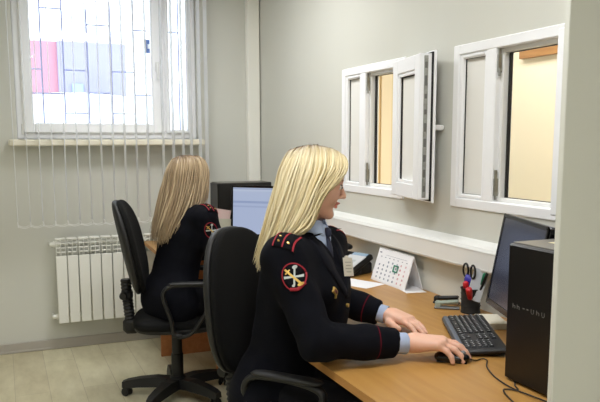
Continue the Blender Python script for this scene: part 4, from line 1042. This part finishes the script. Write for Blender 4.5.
# ------------------------------------------------------------------ things on the near desk
ZD = .75
def frame_mat(ex, ey): ex = V(ex).normalized(); ey = V(ey); ey = (ey-ex*ey.dot(ex)).normalized(); return Matrix((ex, ey, ex.cross(ey))).transposed()
def monitor(name, label, TL, TR, tilt, h, mscreen, desk_z=ZD):
    TL, TR = V(TL), V(TR); ex = (TR-TL).normalized(); w = (TR-TL).length      # looking at the screen, from left to right
    nrm = ex.cross(V((0, 0, 1))).normalized()      # towards the viewer of the screen
    up = (V((0, 0, 1))*math.cos(tilt)-nrm*math.sin(tilt)).normalized(); nn = ex.cross(up).normalized()
    R = Matrix((ex, up, nn)).transposed(); c = (TL+TR)/2-up*h/2
    base = V((c.x-nrm.x*.06, c.y-nrm.y*.06, desk_z)); t = thing(name, label, 'monitor', base)
    def B(b, p, s, bev=.003, mi=0): b.box(c+R@V(p)-base, s, bev, R, mi)
    b = MB(); B(b, (0, 0, -.016), (w, h, .03), .006); B(b, (0, 0, -.04), (w*.6, h*.6, .03), .01)
    bw = .014
    for (p, s) in (((0, h/2-bw/2, .0015), (w, bw, .006)), ((0, -h/2+bw*.8, .0015), (w, bw*1.6, .006)), ((-w/2+bw/2, 0, .0015), (bw, h, .006)), ((w/2-bw/2, 0, .0015), (bw, h, .006))): B(b, p, s, .002)
    b.build('housing', M['blkgloss'], t)
    b = MB(); B(b, (0, bw*.3, .0005), (w-2*bw, h-2.6*bw, .003), 0); b.build('screen', mscreen, t)
    b = MB(); b.box((-nrm.x*.02, -nrm.y*.02, (c.z-desk_z)/2+.01), (.05, .03, c.z-desk_z), .006, math.atan2(ex.y, ex.x)); b.build('stand', M['blkgloss'], t)
    b = MB(); b.superell((-nrm.x*.02, -nrm.y*.02, .008), (.22, .15, .016), 2.6, 3, rot=Matrix.Rotation(math.atan2(ex.y, ex.x), 3, 'Z')); b.build('stand_base', M['blkgloss'], t, 'all')
    return t
scr1 = mat('dim_screen', rgb(44, 46, 56), .15, emis=rgb(64, 68, 86), estr=.25)
monitor('computer_monitor', 'black monitor seen at a steep angle beside the black computer tower', (1.675, 2.04, 1.190), (1.53, 1.655, 1.190), math.radians(10), .335, scr1)
# lit screen with a pale page and rows of text
def lit_screen():
    m = bpy.data.materials.new('lit_screen'); m.use_nodes = True; nt = m.node_tree; b = nt.nodes['Principled BSDF']; b.inputs['Base Color'].default_value = (.02, .02, .02, 1); b.inputs['Roughness'].default_value = .3
    tc = nt.nodes.new('ShaderNodeTexCoord'); sp = nt.nodes.new('ShaderNodeSeparateXYZ'); nt.links.new(tc.outputs['Object'], sp.inputs[0])
    r = nt.nodes.new('ShaderNodeValToRGB'); mr = nt.nodes.new('ShaderNodeMapRange'); mr.inputs[1].default_value = .10; mr.inputs[2].default_value = .43
    nt.links.new(sp.outputs[2], mr.inputs[0]); nt.links.new(mr.outputs[0], r.inputs[0]); r.color_ramp.interpolation = 'CONSTANT'
    e = r.color_ramp.elements; e[0].color = rgb(178, 194, 226); e[1].position = .97; e[1].color = rgb(168, 184, 214)
    for p, c in ((.03, (160, 178, 214)), (.07, (186, 200, 232)), (.58, (170, 184, 220)), (.61, (186, 200, 232)), (.66, (160, 176, 214)), (.70, (188, 202, 232)), (.88, (200, 212, 236)), (.92, (150, 168, 206)), (.935, (192, 204, 232))):
        q = e.new(p); q.color = rgb(*c)
    nt.links.new(r.outputs[0], b.inputs['Emission Color']); b.inputs['Emission Strength'].default_value = .74; return m
monitor('computer_monitor', 'monitor with a lit pale blue page on the far desk', (1.325, 4.235, 1.178), (1.66, 3.925, 1.178), math.radians(3), .325, lit_screen())
# computer towers
def tower(label, x0, x1, y0, y1, h, marks=True):
    t = thing('computer_tower', label, 'computer tower', ((x0+x1)/2, (y0+y1)/2, ZD)); L_, Wd = x1-x0, y1-y0
    b = MB(); b.box((0.004, 0, h/2+.004), (L_-.012, Wd, h-.008), .004); b.build('case', mat('black_case', rgb(20, 19, 18), .42), t)
    b = MB(); b.box((.004, 0, h+.0005), (L_-.02, Wd-.006, .004), .001); b.build('top_cover', mat('case_top_sheen', rgb(96, 93, 86), .4), t)  # grey colour stands in for the bright reflection on the black case's top
    b = MB(); b.box((-L_/2+.006, 0, h/2+.002), (.014, Wd-.002, h-.006), .005); fp = b.build('front_panel', mat('front_panel_black', rgb(16, 14, 13), .38), t)
    if marks:
        b = MB(); r_ = random.Random(5)
        zs = h*.56
        for k, (yy, kind) in enumerate(((.062, 'p'), (.044, 'p'), (.022, 'd'), (.006, 'd'), (-.014, 'u'), (-.036, 'p'), (-.056, 'u'))):
            x = -L_/2-.0012
            if kind == 'd': b.box((x, yy, zs), (.002, .007, .003), 0)
            elif kind == 'p': b.box((x, yy+.005, zs), (.002, .0014, .013), 0); b.box((x, yy-.004, zs-.003), (.002, .0014, .008), 0); b.box((x, yy, zs+.001), (.002, .006, .0014), 0)
            else: b.box((x, yy+.005, zs), (.002, .0014, .010), 0); b.box((x, yy-.005, zs), (.002, .0014, .010), 0); b.box((x, yy, zs-.007), (.002, .008, .0014), 0)
        b.build('port_marking', mat('grey_print', rgb(110, 108, 104), .6), fp)
        b = MB(); b.box((-L_/2+.115, .0, h+.0035), (.05, .07, .0012), 0); b.build('sticker', mat('pale_sticker', rgb(232, 222, 186), .4), t)
    for sx_ in (-1, 1):
        for sy in (-1, 1):
            one('box', 'foot', M['blk'], t, c=(sx_*(L_/2-.04), sy*(Wd/2-.025), .003), size=(.03, .02, .006))
    return t
tower('black computer tower beside the partition with a sticker on top', 1.342, 1.745, 1.420, 1.615, .408)
tower('black computer tower in the far corner behind the lit monitor', 1.33, 1.72, 4.56, 4.745, .42, False)

# keyboard
kb = thing('keyboard', 'black computer keyboard lying beside the mouse', 'keyboard', (1.520, 2.005, ZD), math.radians(63-90))
# local: x = towards the back row (away from user), y = towards the left end ; length along y
kt = Matrix.Rotation(math.radians(-4), 3, 'Y')
b = MB(); b.box((0, 0, .017), (.160, .455, .018), .006, kt); b.build('case', mat('keyboard_black', rgb(34, 35, 38), .4), kb)
b = MB(); b.box((-.068, 0, .0225), (.014, .44, .006), .002, kt); b.box((.02, -.05, .0), (.001, .001, .001)); b.build('front_trim', mat('keyboard_grey', rgb(92, 102, 116), .35), kb)
key_m = mat('key_black', rgb(40, 41, 44), .45); leg_m = mat('key_print', rgb(210, 212, 214), .6)
def key_obj(wx, wy):
    b = MB(); h = .0055
    vs = [(-wx/2, -wy/2, 0), (wx/2, -wy/2, 0), (wx/2, wy/2, 0), (-wx/2, wy/2, 0), (-wx/2+.002, -wy/2+.002, h), (wx/2-.002, -wy/2+.002, h), (wx/2-.002, wy/2-.002, h), (-wx/2+.002, wy/2-.002, h)]
    b.add(vs, [(3, 2, 1, 0), (4, 5, 6, 7), (0, 1, 5, 4), (1, 2, 6, 5), (2, 3, 7, 6), (3, 0, 4, 7)]); 
    b.box((.002, .002, h+.0003), (.0045, .0035, .0006), 0, mi=1); return b
kc = {}
rows = [(-.052, 'space'), (-.033, 'n'), (-.014, 'n'), (.005, 'n'), (.024, 'n'), (.050, 'f')]
nk = 0
for ri_, (x, kind) in enumerate(rows):
    ys = []
    if kind == 'space': ys = [(.208, .024), (.182, .02), (.158, .02), (.09, .105), (.022, .02), (-.002, .02), (-.026, .022)]
    else: ys = [(.21-.019*k, .0175) for k in range(13)]
    ys += [(-.062-.019*k, .0165) for k in range(3)] if kind not in ('n',) or ri_ in (3, 4) else ([(-.081, .0165)] if ri_ == 1 else [])
    if kind != 'f': ys += [(-.136-.019*k, .0165) for k in range(4)]
    for (y, w) in ys:
        key = (round(w, 4),)
        if key not in kc: kc[key] = key_obj(.0175, w).build('key', [key_m, leg_m], kb); o = kc[key]
        else: o = kc[key].copy(); COL.objects.link(o); o.parent = kb
        p = kt@V((x+.004, y, .0)); o.location = (p.x, p.y, p.z+.0255); o.rotation_euler = kt.to_euler(); nk += 1
# mouse
ms = thing('computer_mouse', 'black mouse under the right hand of the nearer woman', 'mouse', (1.296, 1.812, ZD), math.radians(-36))
def mw(p): return V((p.x, p.y*(1-.12*math.cos(p.x/.06*1.5)*.6), p.z))
b = MB(); b.superell((0, 0, .014), (.112, .062, .036), 2.5, 2.4, warp=mw); b.box((0, 0, .003), (.095, .05, .006), .002); b.build('shell', M['blkgloss'], ms, 'all')
b = MB(); b.lathe([(0, -.004), (.009, -.004), (.010, 0), (.009, .004), (0, .004)], (.034, 0, .028), 14, rot=Matrix.Rotation(PI/2, 3, 'X')); b.build('scroll_wheel', M['grey'], ms, 'all')
def smooth_path(P, n=8):
    P = [V(p) for p in P]; Q = [2*P[0]-P[1]]+P+[2*P[-1]-P[-2]]; out = []
    for i in range(len(P)-1):
        p0, p1, p2, p3 = Q[i:i+4]
        for k in range(n): s = k/n; out.append(.5*((2*p1)+(-p0+p2)*s+(2*p0-5*p1+4*p2-p3)*s*s+(-p0+3*p1-3*p2+p3)*s**3))
    out.append(P[-1]); return out
CORD1 = [(1.338, 1.781, .012), (1.365, 1.778, .004), (1.393, 1.786, .004), (1.397, 1.764, .004), (1.355, 1.710, .004), (1.318, 1.624, .004), (1.302, 1.529, .004), (1.312, 1.447, .004), (1.323, 1.379, .004)]
b = MB(); b.tube(smooth_path([(x, y, ZD+z) for x, y, z in CORD1]), .0022, 6); tag(b.build('mouse_cable', M['blk'], None, 'all'), 'thin black mouse cable curving over the desk past the tower', 'cable')
b = MB(); b.tube(smooth_path([(1.352, 1.575, ZD+.004), (1.325, 1.545, ZD+.004), (1.305, 1.51, ZD+.004), (1.275, 1.53, ZD+.004), (1.25, 1.49, ZD+.004), (1.22, 1.40, ZD+.004)]), .0022, 6); tag(b.build('power_cable', M['blk'], None, 'all'), 'short black cable coming out from under the tower', 'cable')

# desk calendar (tent)
cal = thing('desk_calendar', 'white tent desk calendar with a green date marker', 'calendar', (1.765, 2.95, ZD))
hw, hd, hh = .163, .052, .160
def tent(b, off, mi=0):
    pass
th = .003
vs = [(-hd, -hw, 0), (-hd, hw, 0), (0, hw, hh), (0, -hw, hh), (hd, -hw, 0), (hd, hw, 0)]
vi = [(-hd+th, -hw, 0.0), (-hd+th, hw, 0.0), (0, hw, hh-th*2), (0, -hw, hh-th*2), (hd-th, -hw, 0.0), (hd-th, hw, 0.0)]
b = MB(); b.add(vs+vi, [(1, 0, 3, 2), (2, 3, 4, 5), (6, 7, 8, 9), (9, 8, 11, 10), (0, 6, 9, 3), (3, 9, 10, 4), (7, 1, 2, 8), (8, 2, 5, 11), (0, 1, 7, 6), (5, 4, 10, 11)])
b.build('card_stand', M['paper'], cal)
sl = math.atan2(hh, hd); fx = V((0, -1, 0)); fu = V((hd, 0, hh)).normalized(); fn = fx.cross(fu).normalized()    # page plane: fx to the right as read, fu up
RP = Matrix((fx, fu, fn)).transposed(); O = V((-hd, 0, 0)); Ls_ = V((hd, 0, hh)).length
def P2(b, x, u_, w, h_, off=.0012, t_=.001, mi=0): b.box(O+RP@V((x, u_, off)), (w, h_, t_), 0, RP, mi)
b = MB(); P2(b, 0, Ls_*.5, 2*hw-.008, Ls_-.012, .001, .0014); pg = b.build('page', mat('calendar_page', rgb(240, 240, 243), .7), cal)
r_ = random.Random(11); b = MB(); b2 = MB()
for ro in range(5):
    for co in range(7):
        x = -.118+co*.040; u_ = .108-ro*.0215
        if ro == 0 and co < 2: continue
        q = b2 if co >= 5 else b
        d1_ = r_.choice('17243'); 
        for dx in (-.0032, .0032):
            k_ = r_.random()
            P2(q, x+dx, u_, .0013 if k_ < .3 else .004, .010, .0022)
P2(b, -.135, .148, .018, .006, .0022); P2(b, .02, .140, .2, .0012, .0022)
for co in range(7): P2(b, -.118+co*.040, .128, .010, .0035, .0022)
b.build('printed_date', mat('date_print', rgb(124, 130, 148), .7), pg); b2.build('printed_weekend_date', mat('date_print_red', rgb(204, 140, 148), .7), pg)
b = MB(); mxp, mu_ = .042, .0865
for (dx, du, w, h_) in ((-.018, 0, .006, .034), (.018, 0, .006, .034), (0, .0145, .042, .006), (0, -.0145, .042, .006)): P2(b, mxp+dx, mu_+du, w, h_, .0045, .003)
b.build('date_marker', mat('green_marker', rgb(26, 128, 104), .4), cal)
b = MB()
for k in range(22): 
    y = -hw+.012+k*(2*hw-.024)/21
    b.tube([(.006*math.cos(g), y, hh-.002+.006*math.sin(g)) for g in [2*PI*i/8 for i in range(8)]], .0009, 4, closed=True)
b.build('wire_binding', M['paper'], cal)

# papers
def sheet(label, c, w, l, rz, z=.0008, n=1):
    b = MB(); b.box((0, 0, 0), (w, l, .0012*n), 0); o = b.build('paper_sheet', M['paper']); o.location = (c[0], c[1], ZD+z); o.rotation_euler = (0, 0, rz); return tag(o, label, 'paper')
sheet('white paper sheet in front of the telephone left of the calendar', (1.60, 3.03), .148, .21, math.radians(24))
sheet('white paper sheet poking out to the right of the calendar', (1.765, 2.835), .10, .21, math.radians(-10))
# telephone
ph = thing('telephone', 'black desk telephone with grey keypad behind the calendar', 'telephone', (1.675, 3.30, ZD), math.radians(-68))
# local: x to the right, y up the phone (away from user), user at -y ; body .20 wide, .20 deep
Rt = Matrix.Rotation(math.radians(22), 3, 'X')
b = MB(); b.box((0, 0, .052), (.20, .21, .035), .01, Rt); b.box((0, .05, .03), (.18, .10, .06), .008); b.box((0, -.05, .012), (.18, .10, .024), .006); b.build('phone_body', M['blk'], ph)
b = MB(); b.box(V((.035, -.02, .068)), (.115, .14, .006), .003, Rt); kp = b.build('keypad', mat('phone_grey', rgb(205, 207, 210), .4), ph)
for i in range(3):
    for j in range(4): one('box', 'phone_button', M['silver'], kp, c=V((.035, -.02, .068))+Rt@V((-.034+i*.026, -.052+j*.021, .005)), size=(.018, .013, .005), bev=.0015, rot=Rt)
b = MB(); b.box(V((.035, .052, .095)), (.10, .045, .006), .002, Rt); b.build('display', mat('phone_display', rgb(150, 176, 200), .2), ph)
b = MB(); b.tube([V((-.068, 0, .088))+Rt@V((0, y, z)) for y, z in ((-.10, .0), (-.085, .012), (-.05, .022), (0, .026), (.05, .022), (.085, .012), (.10, .0))], [.022, .026, .020, .017, .020, .026, .022], 12, flat=.7, up=(0, 0, 1)); b.build('handset', M['blk'], ph, 'all')
b = MB(); pts = smooth_path([(-.07, .10, .07), (-.10, .16, .05), (-.09, .22, .10), (-.04, .25, .17), (-.02, .24, .12), (-.05, .24, .05), (-.03, .14, .02)]); b.tube(pts, .004, 6); b.build('handset_cord', M['blk'], ph, 'all')

# pen holder with contents
hx_, hy_ = 1.748, 2.325
ho = thing('pen_holder', 'black mesh pen holder standing behind the keyboard', 'pen holder', (hx_, hy_, ZD))
b = MB(); b.lathe([(.0, 0), (.040, 0), (.040, .006), (.038, .010), (.040, .098), (.043, .100), (.043, .103), (.037, .103), (.036, .012), (0, .012)], n=28); b.build('cup', mat('holder_black', rgb(24, 24, 26), .5), ho, True)
for z in (.03, .055, .08):
    b = MB(); b.tube([(.0405*math.cos(a), .0405*math.sin(a), z) for a in [2*PI*k/28 for k in range(28)]], .0013, 5, closed=True); b.build('wire_ring', M['blk'], ho, True)
def stick(label, name, cat, p0, p1, r_, m_, tipm, cap=True):
    t = thing(name, label, cat, (0, 0, 0)); p0, p1 = V(p0), V(p1); t.location = p0; d = p1-p0
    b = MB(); b.tube([V((0, 0, 0)), d*.05, d*.55, d*.56, d], [r_*.3, r_, r_, r_*1.15, r_*1.05], 10); b.build('barrel', m_, t, 'all')
    b = MB(); b.tube([d*.72, d*1.0, d*1.03], [r_*1.3, r_*1.3, r_*.8], 10); b.build('cap', tipm, t, 'all'); return t
zi = ZD+.012
stick('green pen standing in the pen holder', 'pen', 'pen', (hx_+.012, hy_-.015, zi), (hx_+.020, hy_-.058, zi+.155), .005, M['green'], M['green'])
stick('black pen standing in the pen holder', 'pen', 'pen', (hx_-.004, hy_-.018, zi), (hx_+.024, hy_-.070, zi+.162), .0045, M['blk'], M['blk'])
stick('red marker leaning in the pen holder near the scissors', 'marker', 'marker', (hx_, hy_+.02, zi), (hx_-.028, hy_-.0, zi+.115), .009, M['redp'], M['redp'])
stick('red marker leaning low in the pen holder towards the monitor', 'marker', 'marker', (hx_+.01, hy_+.005, zi), (hx_-.045, hy_-.045, zi+.098), .010, M['redp'], M['redp'])
b = MB(); b.box((0, 0, .10), (.06, .004, .13), .001, Matrix.Rotation(math.radians(20), 3, 'Y')@Matrix.Rotation(math.radians(-50), 3, 'Z')); o = b.build('ruler', mat('clear_grey_plastic', rgb(190, 194, 200), .3)); o.location = (hx_+.005, hy_-.035, ZD+.02); tag(o, 'pale grey square ruler standing in the pen holder beside the monitor', 'ruler')
sc_ = thing('scissors', 'scissors with blue and black handles standing in the pen holder', 'scissors', (hx_-.005, hy_+.008, zi))
for s in (-1, 1):
    b = MB(); b.tube([(0, 0, 0), (0, s*.006, .06), (0, s*.003, .09)], [.002, .007, .008], 8, flat=.3, up=(1, 0, 0)); b.build('blade', M['steel'], sc_, 'all')
    b = MB(); cy_ = s*.024; pts = [(0, cy_+(.016+.001*s)*math.cos(a), .160+.027*math.sin(a)) for a in [2*PI*k/20 for k in range(20)]]; b.tube(pts, .0042, 8, closed=True); hnd = b.build('handle_loop', M['blk'], sc_, 'all')
b = MB(); b.tube([(0, 0, .072), (0, .002, .095), (0, .004, .122), (0, .0, .142)], [.010, .020, .026, .018], 10, flat=.5, up=(1, 0, 0)); b.build('handle_grip', M['blue'], sc_, 'all')
# staplers
def stapler(label, loc, rz, m_top, m_base, L_=.115):
    t = thing('stapler', label, 'stapler', loc, rz)
    b = MB(); b.box((0, 0, .005), (L_, .034, .010), .004); b.build('base', m_base, t)
    b = MB(); b.box((.0, 0, .028), (L_-.01, .026, .014), .005, Matrix.Rotation(math.radians(-7), 3, 'Y')); b.box((-L_/2+.016, 0, .018), (.026, .03, .03), .006); b.build('arm', m_top, t)
    b = MB(); b.box((.004, 0, .019), (L_-.02, .014, .006), .001, Matrix.Rotation(math.radians(-6), 3, 'Y')); b.build('staple_rail', M['steel'], t); return t
stapler('black stapler lying in front of the trunking beside the pen holder', (1.745, 2.49, ZD), math.radians(-50), M['blk'], M['blk'])
stapler('grey-green stapler lying nearer the keyboard beside the pen holder', (1.695, 2.415, ZD), math.radians(-38), mat('grey_green', rgb(150, 162, 150), .4), M['grey'], .105)
# notepad block under the monitor
b = MB(); b.box((0, 0, .012), (.09, .15, .024), .001); o = b.build('memo_block', [mat('memo_paper', rgb(232, 226, 208), .8)]); o.location = (1.70, 2.13, ZD); o.rotation_euler = (0, 0, math.radians(-22)); tag(o, 'cream memo block lying between keyboard and monitor', 'memo block')

# notebook leaning in the far corner
nb = thing('notebook', 'pinkish spiral notebook page leaning against the far computer tower', 'notebook', (1.30, 4.44, ZD), math.radians(-30))
Rn = Matrix.Rotation(math.radians(8), 3, 'Y')@Matrix.Rotation(math.radians(-12), 3, 'X')
b = MB(); b.box((0, 0, .155), (.13, .006, .21), .001, Rn); b.build('cover', mat('pinkish_paper', rgb(196, 170, 164), .8), nb)
b = MB()
for k in range(12): b.box(V((0, 0, .155))+Rn@V((-.062, -.004, -.092+k*.0165)), (.012, .004, .006), 0, Rn)
b.build('spiral', M['paper'], nb)
b = MB(); b.box((.05, -.04, .10), (.15, .004, .20), .001, Matrix.Rotation(math.radians(-14), 3, 'X')); b.build('loose_sheet', mat('grey_paper', rgb(170, 168, 150), .8), nb)
